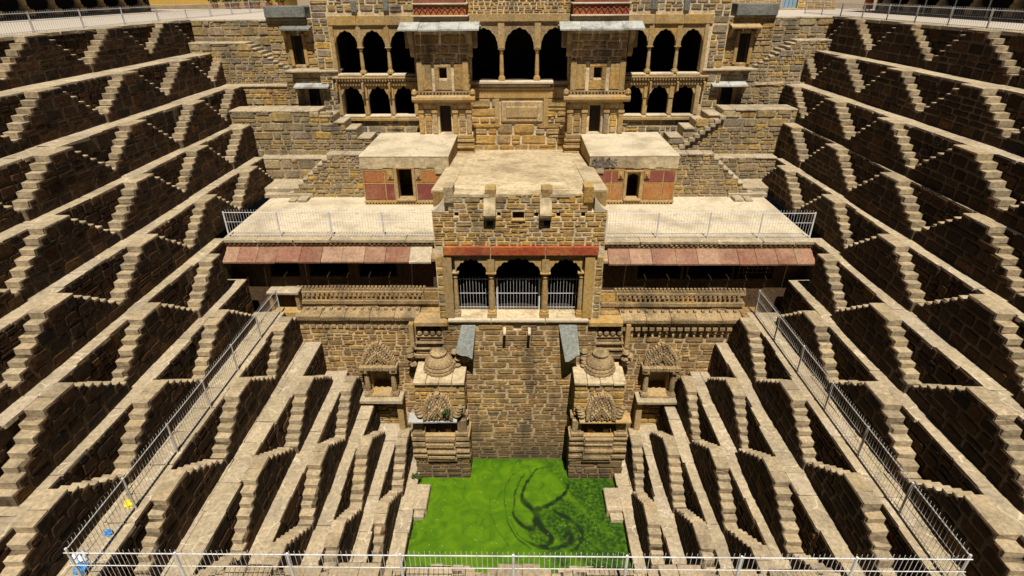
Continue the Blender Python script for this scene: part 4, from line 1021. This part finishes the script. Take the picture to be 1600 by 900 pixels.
for s in (-1, 1):
    L = side(s)
    XO = [18.1, 16.4, 15.2, 13.3] if s < 0 else [16.8, 15.6, 14.6, 13.0]
    # uppermost wall under the rim
    tier(s, f'uppermost rubble wall in the {L} back corner under the rim pavement', 33.4, 13.0, XO[0] + .4, -3.15, [(13.0, XO[0] + .4, -.02)], rows=(.35, .6), sw=(.5, 1.2), mat='olive')
    t = tier(s, f'ochre wall with upper doorway and slate canopy left of the palace' if s < 0 else f'ochre wall with upper doorway and slate canopy right of the palace', 32.0, 10.2, 13.1, -2.4, [(10.2, 13.1, .1)], holes=[(11.38, 11.95, -2.15, -.72)], mat='ochre', rows=(.22, .4))
    chajja(t, s, 10.75, 12.3, 32.0, -.22, mat='greystone' if s < 0 else 'dressed')
    for sx in (11.29, 12.04): MB().box(s * sx - .09, s * sx + .09, 31.9, 32.2, -2.2, -.6, .02).build('door_jamb', M['dressed'], t)
    MB().box(s * 10.95, s * 13.05, 31.75, 33.0, .1, .68, .05, .02).build('parapet_block', M['greystone'], t)
    sa, sb = 12.3, 14.25; ns = 8
    tier(s, f'rubble wall in the {L} back corner with small steps climbing along its top', 31.75, sa, XO[1] + .9, -3.15, [(sa + (sb - sa) * q / ns, sa + (sb - sa) * (q + 1) / ns, -2.35 + 1.2 * (q + 1) / ns) for q in range(ns)] + [(sb, XO[1] + .9, -1.02)], mat='olive', rows=(.16, .36), sw=(.2, .6), depth=.9)
    t = tier(s, f'rubble wall with lower doorway beside the {L} arcade, small slate canopy over it', 31.2, 9.5, XO[1], -4.75, [(9.5, 12.3, -2.35), (12.3, XO[1], -3.06)],
             holes=[(10.6, 11.2, -4.62, -3.25)], mat='olive' if s > 0 else 'ochre', rows=(.22, .42), sw=(.3, .8), depth=.78)
    chajja(t, s, 9.95, 11.8, 31.2, -2.92)
    for sx in (10.5, 11.3): MB().box(s * sx - .1, s * sx + .1, 31.1, 31.5, -4.7, -3.15, .02).build('door_jamb', M['dressed'], t)
    MB().box(s * 9.4, s * 11.9, 30.9, 32.1, -2.42, -2.3, .03, .01).build('landing_slab', M['ledge'], t)
    # third tier with stepped parapet
    tp = [(10.1, XO[2], -3.95), (9.4, 10.1, -4.2), (8.85, 9.4, -4.5), (8.3, 8.85, -4.85), (7.6, 8.3, -5.3), (7.0, 7.6, -5.7)]
    t = tier(s, f'long rubble tier wall on the {L} with a parapet stepping down towards the red house', 29.0, 7.0, XO[2], -6.3, tp, rows=(.22, .5), sw=(.3, .95))
    if s > 0: flight(t, s, 7.9, -6.05, 10.2, -4.25, 29.0, .22, 10)
    t = tier(s, f'low rubble wall at the back of the {L} deck below the long tier wall', 28.35, 7.0, XO[3], -7.75, [(7.0, XO[3], -6.18)], rows=(.3, .5), sw=(.4, 1.0))
    st = [(7.3, 9.25, -5.55)] + [(9.25 + .27 * i, 9.25 + .27 * (i + 1), -5.8 - .235 * i) for i in range(8)]
    tier(s, f'rubble stair wall beside the {L} red house, its top sloping down outwards', 26.7, 7.3, 11.41, -7.75, st, rows=(.16, .34), sw=(.25, .7), depth=.6)
    th = thing('deck_steps', f'broad low stone steps at the outer back corner of the {L} deck', 'steps', (s * 11.4, 27, -7.7), 'deck corner steps')
    e = 13.1 if s < 0 else 12.6
    for a, b, y0, y1, z0, z1 in ((9.9, e, 26.9, 28.4, -7.72, -7.3), (10.2, e - .5, 26.55, 26.9, -7.72, -7.5), (10.3, 10.75, 25.9, 26.5, -7.7, -7.56), (10.85, 11.2, 25.9, 26.5, -7.7, -7.6)):
        MB().box(s * a, s * b, y0, y1, z0, z1, .025, .01).build('step', M['ledge'], th)

# ------------------------------------------------------------------ upper palace
PY = 31.0
def palace_centre():
    th = thing('palace_centre', 'middle bay of the upper palace with three dark arches over a panelled wall', 'palace', (0, PY, -6.5), 'bays of the upper palace')
    xa, xb = -2.62, 2.62
    mb = MB(); wall_core(mb, xa, xb, -7, 2.6, PY, PY + .6, [(-2.5, 2.5, -2.9, -.08)])
    mb.build('wall_core', M['ochre_mortar'], th)
    mb = MB(); mb.box(xa, xb, PY + .601, 36, -3.2, -2.92); mb.box(xa, xb, PY + .601, 36, -.07, .4); mb.box(xa, xb, 35.5, 36, -2.92, .1)
    for e in (xa, xb - .05): mb.box(e, e + .05, PY + .601, 35.5, -2.92, -.07)
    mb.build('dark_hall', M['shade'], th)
    for x in (-.93, .9): column(th, x, PY + .15, -2.86, -1.3, .11, M['dressed'])
    for x in (-.93, .9): MB().box(x - .17, x + .17, PY - .04, PY + .35, -1.3, .2, .02).build('impost', M['dressed'], th)
    arch_fit(th, [(-2.5, -1.1, -.33), (-.76, .73, -.33), (1.07, 2.5, -.33)], PY + .03, M['carved'], -.08, -1.25, lobes=7, sc=.05)
    MB().box(-2.6, 2.6, PY - .08, PY + .1, -.06, .3, .02).build('lintel', M['dressed'], th)
    masonry(th, (xa, PY, .32), LN, FN, xb - xa, 2.2, M['ochre'], rows=(.1, .2), sw=(.12, .35), proud=.04)
    MB().box(-2.3, 1.75, PY - .3, PY + .3, -2.98, -2.86, .02).build('sill_slab', M['plaster'], th)
    mb = MB(); dentils(mb, -2.3, 1.7, PY - .2, -3.12, -3.02, .14, .07, .5); mb.box(-2.3, 1.75, PY - .22, PY, -3.02, -2.985); mb.build('dentil_band', M['carved'], th, kind='stuff')
    MB().box(-2.4, 1.9, PY - .1, PY + .05, -3.72, -3.3, .02).build('plain_band', M['dressed'], th)
    MB().box(-2.5, 2.5, PY - .16, PY + .05, -3.3, -3.14, .03).build('moulding', M['dressed'], th)
    for x in (-1.2, 1.4): MB().box(x - .13, x + .13, PY - .1, PY + .03, -5.2, -3.74, .02).build('pilaster', M['dressed'], th)
    MB().box(-1.0, 1.25, PY - .14, PY + .03, -4.95, -3.85, .06).build('blind_panel', M['ochre'], th)
    MB().box(-.75, 1.0, PY - .19, PY + .0, -4.75, -4.1, .08).build('inner_panel', M['dressed'], th)
    masonry(th, (xa, PY, -6.5), LN, FN, xb - xa, 2.78, M['ochre'], rows=(.3, .55), sw=(.5, 1.1), proud=.09, holes=[(1.55, 3.9, 1.5, 2.78)])
palace_centre()
def palace_wing(s):
    th = thing('palace_wing', f'{side(s)} bay of the upper palace with two storeys of three scalloped arches', 'palace', (s * 7.5, PY, -6.2), 'bays of the upper palace')
    xi, xo = 5.2, 10.4
    up_ = [(5.38, 6.6), (6.83, 8.05), (8.22, 9.42)] if s < 0 else [(5.4, 6.5), (6.72, 7.92), (8.1, 9.28)]
    lo_ = [(5.57, 6.65), (6.92, 8.02), (8.32, 9.46)] if s < 0 else [(5.42, 6.5), (6.8, 7.85), (8.1, 9.24)]
    srt = lambda a, b: (min(s * a, s * b), max(s * a, s * b))
    holes = [srt(up_[0][0], up_[2][1]) + (-2.56, -.2), srt(lo_[0][0], lo_[2][1]) + (-4.62, -2.98)]
    x0, x1 = srt(xi, xo)
    mb = MB(); wall_core(mb, x0, x1, -6.8, 2.6, PY, PY + .5, holes)
    mb.build('wall_core', M['ochre_mortar'], th); mb = MB()
    for z in (-4.95, -2.85, -.15): mb.box(x0, x1, PY + .501, 36, z, z + .25)
    mb.box(x0, x1, 35.5, 36, -5, .1); mb.box(s * 9.6, s * 9.8, PY + .501, 35.5, -4.7, .1)
    mb.build('dark_hall', M['shade'], th)
    # stonework
    hh = [(a - x0, b - x0, c + 6.2, d + 6.2) for a, b, c, d in holes] + [(srt(5.2, 9.6)[0] - x0, srt(5.2, 9.6)[1] - x0, 1.4, 6.62)]
    masonry(th, (x0, PY, -6.2), LN, FN, x1 - x0, 8.5, M['olive'], rows=(.22, .42), sw=(.3, .8), proud=.04, holes=hh)
    # arches and columns, upper row
    for grp, zs, za, zt, z0, r in ((up_, -1.25, -.42, -.2, -2.5, .1), (lo_, -3.75, -3.12, -2.98, -4.58, .1)):
        arch_fit(th, [srt(a, b) + (za,) for a, b in grp], PY + .03, M['dressed'], zt, zs, lobes=7 if grp is up_ else 5, sc=.05 if grp is up_ else .09, name='scalloped_arch')
        for i in range(2):
            xc = s * (grp[i][1] + grp[i + 1][0]) / 2
            if grp is up_: column(th, xc, PY + .12, z0, zs + .03, r, M['dressed'])
            else: MB().box(xc - .12, xc + .12, PY + .02, PY + .3, z0, zs + .03, .02).build('pier', M['dressed'], th)
            MB().box(xc - .125, xc + .125, PY - .02, PY + .3, zs, zt + .1, .02).build('impost', M['dressed'], th)
        for xx in (grp[0][0] - .07, grp[2][1] + .07): MB().box(s * xx - .1, s * xx + .1, PY - .05, PY + .2, z0, zt, .02).build('end_pilaster', M['dressed'], th)
        for a, b in grp: MB().box(s * (a - .02), s * (b + .02), PY - .12, PY + .4, z0 - .1, z0 + U(-.02, .02), .02).build('sill_slab', M['plaster'], th)
    for a, b in ((5.25, 6.66), (6.7, 8.12), (8.16, 9.6)):
        MB().box(s * a, s * b, PY - .07, PY + .05, -.2, .24, .02).build('lintel', M['dressed'], th)
        MB().box(s * a, s * b, PY - .06, PY + .05, -3.08, -2.88, .02).build('lower_lintel', M['dressed'], th)
    MB().box(s * 5.25, s * 9.75, PY - .2, PY + .05, -2.72, -2.62, .02).build('cornice', M['dressed'], th)
    mb = MB(); dentils(mb, s * 5.25, s * 9.7, PY - .1, -2.84, -2.72, .15, .08, .5); mb.build('dentil_band', M['carved'], th, kind='stuff')
    MB().box(s * 5.25, s * 10.0, PY - .16, PY + .05, -4.86, -4.7, .02).build('lower_cornice', M['dressed'], th)
    for xx in (5.3, 6.78, 8.18, 9.55): MB().box(s * xx - .05, s * xx + .05, PY - .35, PY, -3.35, -2.9, .015).build('bracket', M['dressed'], th)
    for xx, zz in ((6.6, .95), (8.2, .9)):
        MB().box(s * xx - .14, s * xx + .14, PY - .12, PY + .05, zz - .5, zz, .02).build('dark_corbel', M['greystone'], th)
palace_wing(-1); palace_wing(1)
def palace_tower(s):
    x0, x1 = (-5.25, -2.48) if s < 0 else (2.46, 5.38)
    yf = 30.0; xc = (x0 + x1) / 2; hw = (x1 - x0) / 2
    th = thing('palace_tower', f'{side(s)} projecting tower of the palace with a red band over grey slab eaves', 'tower', (xc, yf, -6.5), 'towers of the upper palace')
    dc = xc; 
    mb = MB(); wall_core(mb, x0 + .1, x1 - .1, -7, -.25, yf + .05, yf + .45, [(dc - .3, dc + .3, -5.35, -3.92), (xc - .2, xc + .2, -2.62, -2.12)])
    for a, b in ((x0 + .1, x0 + .5), (x1 - .5, x1 - .1)): mb.box(a, b, yf + .45, PY + .3, -7, -.25)
    mb.box(x0 + .5, x1 - .5, yf + .9, PY + .3, -7, -.25); mb.box(x0 - .02, x1 + .02, yf - .05, PY + .3, -7, -5.36)
    mb.build('tower_core', M['ochre_mortar'], th)
    MB().box(x0 + .55, x1 - .55, yf + .452, yf + .88, -6.9, -.4).build('room_shade', M['shade'], th)  # near-black block added behind the openings in place of interior shade
    # lower storey: door, four pilasters, panels
    for q in (-.98, -.42, .42, .98):
        x = xc + q * (hw - .12)
        MB().box(x - .13, x + .13, yf - .08, yf + .1, -5.34, -4.3, .02).build('pilaster', M['ochre'], th)
        MB().box(x - .17, x + .17, yf - .12, yf + .1, -4.3, -4.12, .03).build('capital', M['dressed'], th)
        MB().box(x - .12, x + .12, yf - .08, yf + .1, -4.12, -3.84, .02).build('neck', M['dressed'], th)
    for q in (-.7, .7):
        x = xc + q * (hw - .12); 
        for zz in range(4): MB().box(x - .16, x + .16, yf - .02, yf + .06, -5.3 + zz * .3, -5.03 + zz * .3, .02).build('panel_block', M['ochre'], th)
    MB().box(x0 + .1, x1 - .1, yf - .05, yf + .1, -3.92, -3.72, .02).build('lintel', M['dressed'], th)
    for q, (z, d, h) in enumerate(((-6.45, .12, .18), (-6.25, .06, .12), (-6.1, .14, .14), (-5.94, .05, .16), (-5.76, .1, .14), (-5.6, .04, .2))):
        MB().box(x0 - d, x1 + d, yf - .05 - d, yf + .1, z, z + h, .025, .006).build('plinth_course', M['dressed'], th)
    # bulging cornice
    MB().prism([(yf + .05, -3.72), (yf - .22, -3.72), (yf - .38, -3.58), (yf - .36, -3.46), (yf - .18, -3.38), (yf + .05, -3.38)], 'x', x0 - .22, x1 + .22).build('cornice', M['dressed'], th)
    mb = MB(); dentils(mb, x0 - .1, x1 + .1, yf - .08, -3.38, -3.26, .17, .1, .55); mb.box(x0 - .12, x1 + .12, yf - .14, yf + .05, -3.26, -3.2); mb.build('dentil_band', M['carved'], th, kind='stuff')
    for x in (x0 - .1, x1 + .1): MB().lathe(x, yf - .2, [(.1, -3.4), (.15, -3.3), (.12, -3.15), (.04, -3.08)], 8).build('corner_boss', M['dressed'], th)
    # upper storey panels with a small window
    for q in (-.93, .93): MB().box(xc + q * (hw - .15) - .15, xc + q * (hw - .15) + .15, yf - .07, yf + .1, -3.2, -1.75, .03).build('corner_pilaster', M['dressed'], th)
    for q in (-.58, .58): MB().box(xc + q * hw - .24, xc + q * hw + .24, yf - .03, yf + .08, -3.15, -1.9, .03).build('wall_panel', M['ochre'], th)
    MB().box(xc - .42, xc + .42, yf - .025, yf + .08, -3.15, -2.68, .02).build('apron_panel', M['ochre'], th)
    MB().box(xc - .42, xc + .42, yf - .03, yf + .08, -2.07, -1.9, .02).build('window_head', M['ochre'], th)
    for sx in (-1, 1): MB().box(xc + sx * .31 - .1, xc + sx * .31 + .1, yf - .03, yf + .08, -2.68, -2.07, .015).build('window_jamb', M['ochre'], th)
    masonry(th, (x0 + .1, yf + .05, -1.86), LN, FN, x1 - x0 - .2, 1.3, M['brown'], rows=(.2, .42), sw=(.4, .9), proud=.04)
    for sg, nx in ((x0 + .1, -1), (x1 - .1, 1)):
        masonry(th, (sg, yf + .1, -6.4), Vector((0, 1, 0)), Vector((nx, 0, 0)), .85, 6.0, M['ochre'], rows=(.3, .5), sw=(.35, .6))
    for q in (-1, 1):
        x = xc + q * (hw + .05)
        MB().prism([(yf + .05, -1.6), (yf - .12, -1.4), (yf - .16, -1.0), (yf - .5, -.6), (yf - .55, -.4), (yf + .05, -.4)], 'x', x - .11, x + .11).build('bracket', M['carved'], th)
        MB().box(xc + q * (hw + .0), xc + q * (hw + .4), yf + .1, yf + .3, -1.2, -.4, .04).build('side_bracket', M['carved'], th)
    # slab eaves on three sides
    for i in range(4):
        a, b = x0 - .55 + (x1 - x0 + 1.1) * i / 4 + .006, x0 - .55 + (x1 - x0 + 1.1) * (i + 1) / 4 - .006; dz = U(-.012, .012)
        MB().prism([(yf + .1, -.02 + dz), (yf - .78, -.3 + dz), (yf - .78, -.37 + dz), (yf + .1, -.12 + dz)], 'x', a, b).build('eave_slab', M['grey'], th)
    for q in (-1, 1):
        xe = x0 - .55 if q < 0 else x1 + .55; xm = x0 + .1 if q < 0 else x1 - .1
        MB().prism([(xm, -.0), (xe, -.22), (xe, -.29), (xm, -.1)], 'y', yf + .105, PY + .2).build('side_eave_slab', M['grey'], th)
    MB().box(x0 + .1, x1 - .1, yf + .12, PY + .3, -.25, .2, .02).build('eave_course', M['dressed'], th)
    MB().box(x0 + .02, x1 - .02, yf - .02, PY + .3, .2, .27, .02).build('string_course', M['plaster'], th)
    MB().box(x0 + .12, x1 - .12, yf + .1, PY + .3, .27, .72, .01).build('red_band', M['red'], th)
    mb = MB()
    for i in range(9):
        a = x0 + .15 + (x1 - x0 - .3) * i / 9; b = x0 + .15 + (x1 - x0 - .3) * (i + 1) / 9; c = (a + b) / 2
        mb.prism([(a, .36), (a, .42), (c, .66), (c, .58)], 'y', yf + .06, yf + .12); mb.prism([(b, .36), (c, .58), (c, .66), (b, .42)], 'y', yf + .06, yf + .12)
    mb.build('zigzag_relief', M['maroon'], th, kind='stuff')
    MB().box(x0 + .05, x1 - .05, yf + .0, PY + .3, .72, .8, .02).build('string_course', M['plaster'], th)
    MB().box(x0 + .15, x1 - .15, yf + .15, PY + .3, .8, 2.6, .02).build('upper_wall', M['maroon'], th)
palace_tower(-1); palace_tower(1)

# ------------------------------------------------------------------ buildings round the rim
def arcade(s):
    x = s * (28.0 if s < 0 else 21.9); y0, y1 = (24, 47) if s < 0 else (18, 38.6)
    th = thing('arcade', f'long shaded arcade with stone columns beyond the rim pavement on the {side(s)}', 'arcade', (x, (y0 + y1) / 2, 0), 'arcades beyond the rim')
    mb = MB(); mb.box(x + s * 3.2, x + s * 3.6, y0, y1, 0, 4.2); mb.box(x - s * .5, x + s * 3.6, y0, y1, 3.6, 4.3); mb.box(x - s * .02, x + s * 3.3, y0, y1, -.05, .14)
    mb.box(x, x + s * 3.6, y0 - .4, y0, 0, 4.2); mb.box(x, x + s * 3.6, y1, y1 + .4, 0, 4.2)
    mb.build('arcade_walls', M['shade'], th)
    MB().box(x - s * .95, x + s * .3, y0 - .4, y1 + .4, 3.45, 3.6, .02).build('eave', M['greystone'], th)
    n = int((y1 - y0) / 2.3)
    for i in range(n + 1): column(th, x + s * .25, y0 + .3 + i * (y1 - y0 - .6) / n, .14, 3.6, .2, M['dressed'])
    if s > 0:
        for i in range(9): MB().tube((x - .3, y0 + 2 + i * 2.3, 0), (x - .3, y0 + 2 + i * 2.3, 3.45), .035, 7).build('awning_pole', M['aged_white'], th)
arcade(-1); arcade(1)
th = thing('garden_house', 'yellow limewashed house wall behind the rim pavement in the far left corner', 'house', (-26, 54, 0))
MB().box(-33, -20.5, 53.6, 58, 0, 4, .03).build('wall', M['yellow_wall'], th); MB().box(-33.2, -20.3, 53.4, 58.2, 4, 4.3, .03).build('roof', M['greystone'], th); MB().box(-33, -20.5, 53.45, 53.7, 0, .35, .03).build('plinth', M['dressed'], th)
th = thing('rubble_house', 'beige rubble building with a faded blue door behind the right rim pavement', 'house', (16, 43.3, 0))
mb = MB(); wall_core(mb, 11.5, 21.6, 0, 4, 43.3, 43.8, [(17.9, 19.0, 0.1, 2.2)]); mb.box(17.6, 19.3, 43.85, 44.1, 0, 2.4); mb.build('wall', M['ochre_mortar'], th)
masonry(th, (11.5, 43.3, 0), LN, FN, 10.1, 1.6, M['dressed'], rows=(.2, .34), sw=(.3, .7), holes=[(6.4, 7.5, .1, 2.2)])
for i in range(4): MB().box(17.92 + i * .27, 18.17 + i * .27, 43.5, 43.56, .1, 2.2, .01).build('door_board', M['blue_door'], th)
MB().box(11.3, 21.8, 43.1, 47, 4, 4.3, .03).build('roof', M['greystone'], th)

# ------------------------------------------------------------------ plants, litter, cloth
def leafy(name, label, cat, loc, n, rad, h, size, mat, pot=None, group=None):
    th = thing(name, label, cat, loc, group); mb = MB(); L = Vector(loc); z0 = 0
    if pot:
        MB().lathe(L.x, L.y, [(pot * .7, L.z), (pot, L.z + pot * 1.5), (pot * 1.1, L.z + pot * 1.7), (pot * .8, L.z + pot * 1.65)], 9).build('pot', M['terracotta'], th); z0 = pot * 1.6
    for i in range(n):
        a = U(0, 6.283); r = rad * math.sqrt(R()); p = L + Vector((r * math.cos(a), r * math.sin(a), z0 + h * R()))
        t = Vector((U(-1, 1), U(-1, 1), U(.1, 1.3))).normalized() * size * U(.6, 1.3); q = t.cross(Vector((U(-1, 1), U(-1, 1), 0)).normalized()).normalized() * size * .28
        mb.add([p, p + t * .5 + q, p + t, p + t * .5 - q], [(0, 1, 2, 3)])
    for i in range(4):
        a = U(0, 6.28); mb.tube(L + Vector((0, 0, z0 * .9)), L + Vector((rad * .6 * math.cos(a), rad * .6 * math.sin(a), z0 + h * .8)), size * .07, 4)
    mb.build('foliage', mat, th); return th
spots = [(-25.6, 52.6), (-24.6, 52.9), (-23.7, 52.4), (-22.9, 52.8), (-22.0, 52.5), (-21.1, 52.7), (-20.0, 52.6)]
for i, (x, y) in enumerate(spots):
    leafy('potted_plant', f'leafy plant in a terracotta pot by the yellow wall, {ORD[i]} from the left', 'plant', (x, y, 0), 90, .42, .8, .3, M['leaf'], .28, 'potted plants by the yellow wall')
leafy('weed_tuft', 'green weed growing at the foot of the right palace tower on the flat roof', 'plant', (2.9, 29.85, -6.42), 150, .4, .05, .13, M['leaf'])
leafy('weed_tuft', 'small green weed rooted in the carved pediment of the left shrine tower', 'plant', (-3.1, 18.58, -14.6), 60, .12, .16, .14, M['leaf'])
leafy('weed_tuft', 'small dark weed at the waterline beside the left shrine tower', 'plant', (-4.75, 18.75, -18.45), 60, .2, .12, .14, M['leaf'])
def bag(label, loc, r, mat):
    mb = MB(); bm = bmesh.new(); bmesh.ops.create_icosphere(bm, subdivisions=3, radius=r)
    ph = [U(0, 6) for _ in range(6)]
    for v in bm.verts:
        k = 1 + .22 * math.sin(9 * v.co.x / r * .6 + ph[0]) * math.cos(7 * v.co.y / r * .6 + ph[1]) + .14 * math.sin(15 * v.co.z / r * .5 + ph[2] + 4 * v.co.x / r) + U(-.1, .1)
        v.co = Vector((v.co.x * k * 1.1, v.co.y * k * .9, max(v.co.z * k, -r * .45))) + Vector(loc) + Vector((0, 0, r * .45))
        if v.co.z > loc[2] + r * 1.2: v.co.z += r * .5 * R()
    me = bpy.data.meshes.new('plastic_bag'); bm.to_mesh(me); bm.free(); me.materials.append(mat)
    o = link('plastic_bag', me); o['label'] = label; o['category'] = 'plastic bag'
bag('crumpled yellow plastic bag lying on the left walkway by its railing', (-10.42, 10.45, Z7 + .0), .11, M['yellow_bag'])
bag('crumpled blue plastic bag on the left walkway between yellow bag and corner', (-10.40, 9.55, Z7 + .0), .09, M['blue_bag'])
bag('pale crumpled plastic bag in the near left corner of the walkway', (-10.62, 8.8, Z7 + .0), .15, M['white_bag'])
bag('flat blue plastic bag in the near left corner under the railing', (-10.38, 8.55, Z7 + .0), .14, M['blue_bag'])
mb = MB()
for i in range(7):
    a, b = 13.35 + i * .05, 13.4 + i * .05; d = .05 * (i % 2)
    mb.add([(a, 43.2 - d, .25), (b, 43.15 + d, .25), (b, 43.15 + d, 1.9), (a, 43.2 - d, 1.9), (a, 43.26 - d, .25), (b, 43.21 + d, .25), (b, 43.21 + d, 1.9), (a, 43.26 - d, 1.9)], [(0, 1, 2, 3), (7, 6, 5, 4), (0, 4, 5, 1), (3, 2, 6, 7)])
o = mb.build('hanging_cloth', M['orange']); o['label'] = 'narrow orange cloth hanging on the beige rubble wall behind the grey parapet'; o['category'] = 'cloth'

# ------------------------------------------------------------------ person in orange on the right rim pavement
def person(x, y, z):
    th = thing('person', 'person in a long orange robe standing on the right rim pavement behind the railing', 'person', (x, y, z))
    J = [((0, 0, .92), .15), ((0, 0, 1.12), .14), ((0, 0, 1.33), .16), ((0, 0, 1.46), .07), ((0, -.01, 1.55), .055), ((0, -.02, 1.64), .10), ((0, -.01, 1.72), .085)]
    E_ = [(0, 1), (1, 2), (2, 3), (3, 4), (4, 5), (5, 6)]
    for s in (-1, 1):
        k = len(J); J += [((s * .19, 0, 1.38), .07), ((s * .24, .02, 1.12), .05), ((s * .25, -.06, .9), .04), ((s * .25, -.1, .82), .042), ((s * .25, -.13, .74), .03)]
        E_ += [(2, k), (k, k + 1), (k + 1, k + 2), (k + 2, k + 3), (k + 3, k + 4)]
        k = len(J); J += [((s * .1, 0, .84), .1), ((s * .11, -.02, .48), .065), ((s * .11, .02, .09), .042), ((s * .12, -.12, .04), .035)]
        E_ += [(0, k), (k, k + 1), (k + 1, k + 2), (k + 2, k + 3)]
    me = bpy.data.meshes.new('body'); me.from_pydata([p for p, _ in J], E_, []); me.materials.append(M['skin'])
    o = link('body', me, th); W0[o] = W0[th]
    md = o.modifiers.new('skin', 'SKIN'); sk = me.skin_vertices[0].data
    for i, (_, r) in enumerate(J): sk[i].radius = (r, r)
    sk[0].use_root = True
    o.modifiers.new('sub', 'SUBSURF').levels = 2; o.modifiers['sub'].render_levels = 2
    fold = lambda i: .07 * math.sin(i * 2.1) + .05 * (i % 2)
    MB().lathe(x, y, [(.27, z + .12), (.25, z + .4), (.215, z + .8), (.18, z + 1.1), (.2, z + 1.3), (.16, z + 1.43), (.09, z + 1.47)], 26, fold).build('robe', M['orange'], th)
    for s in (-1, 1):
        mb = MB(); mb.tube((x + s * .17, y, z + 1.4), (x + s * .245, y + .02, z + 1.1), .085, 9); mb.tube((x + s * .245, y + .02, z + 1.12), (x + s * .25, y - .06, z + .9), .07, 9); mb.build('sleeve', M['orange'], th)
    MB().lathe(x, y + .01, [(.1, z + 1.62), (.115, z + 1.68), (.105, z + 1.76), (.06, z + 1.81), (.02, z + 1.825)], 14).build('hair', M['hair'], th)
person(22.1, 40.2, 0)
flush_stones()
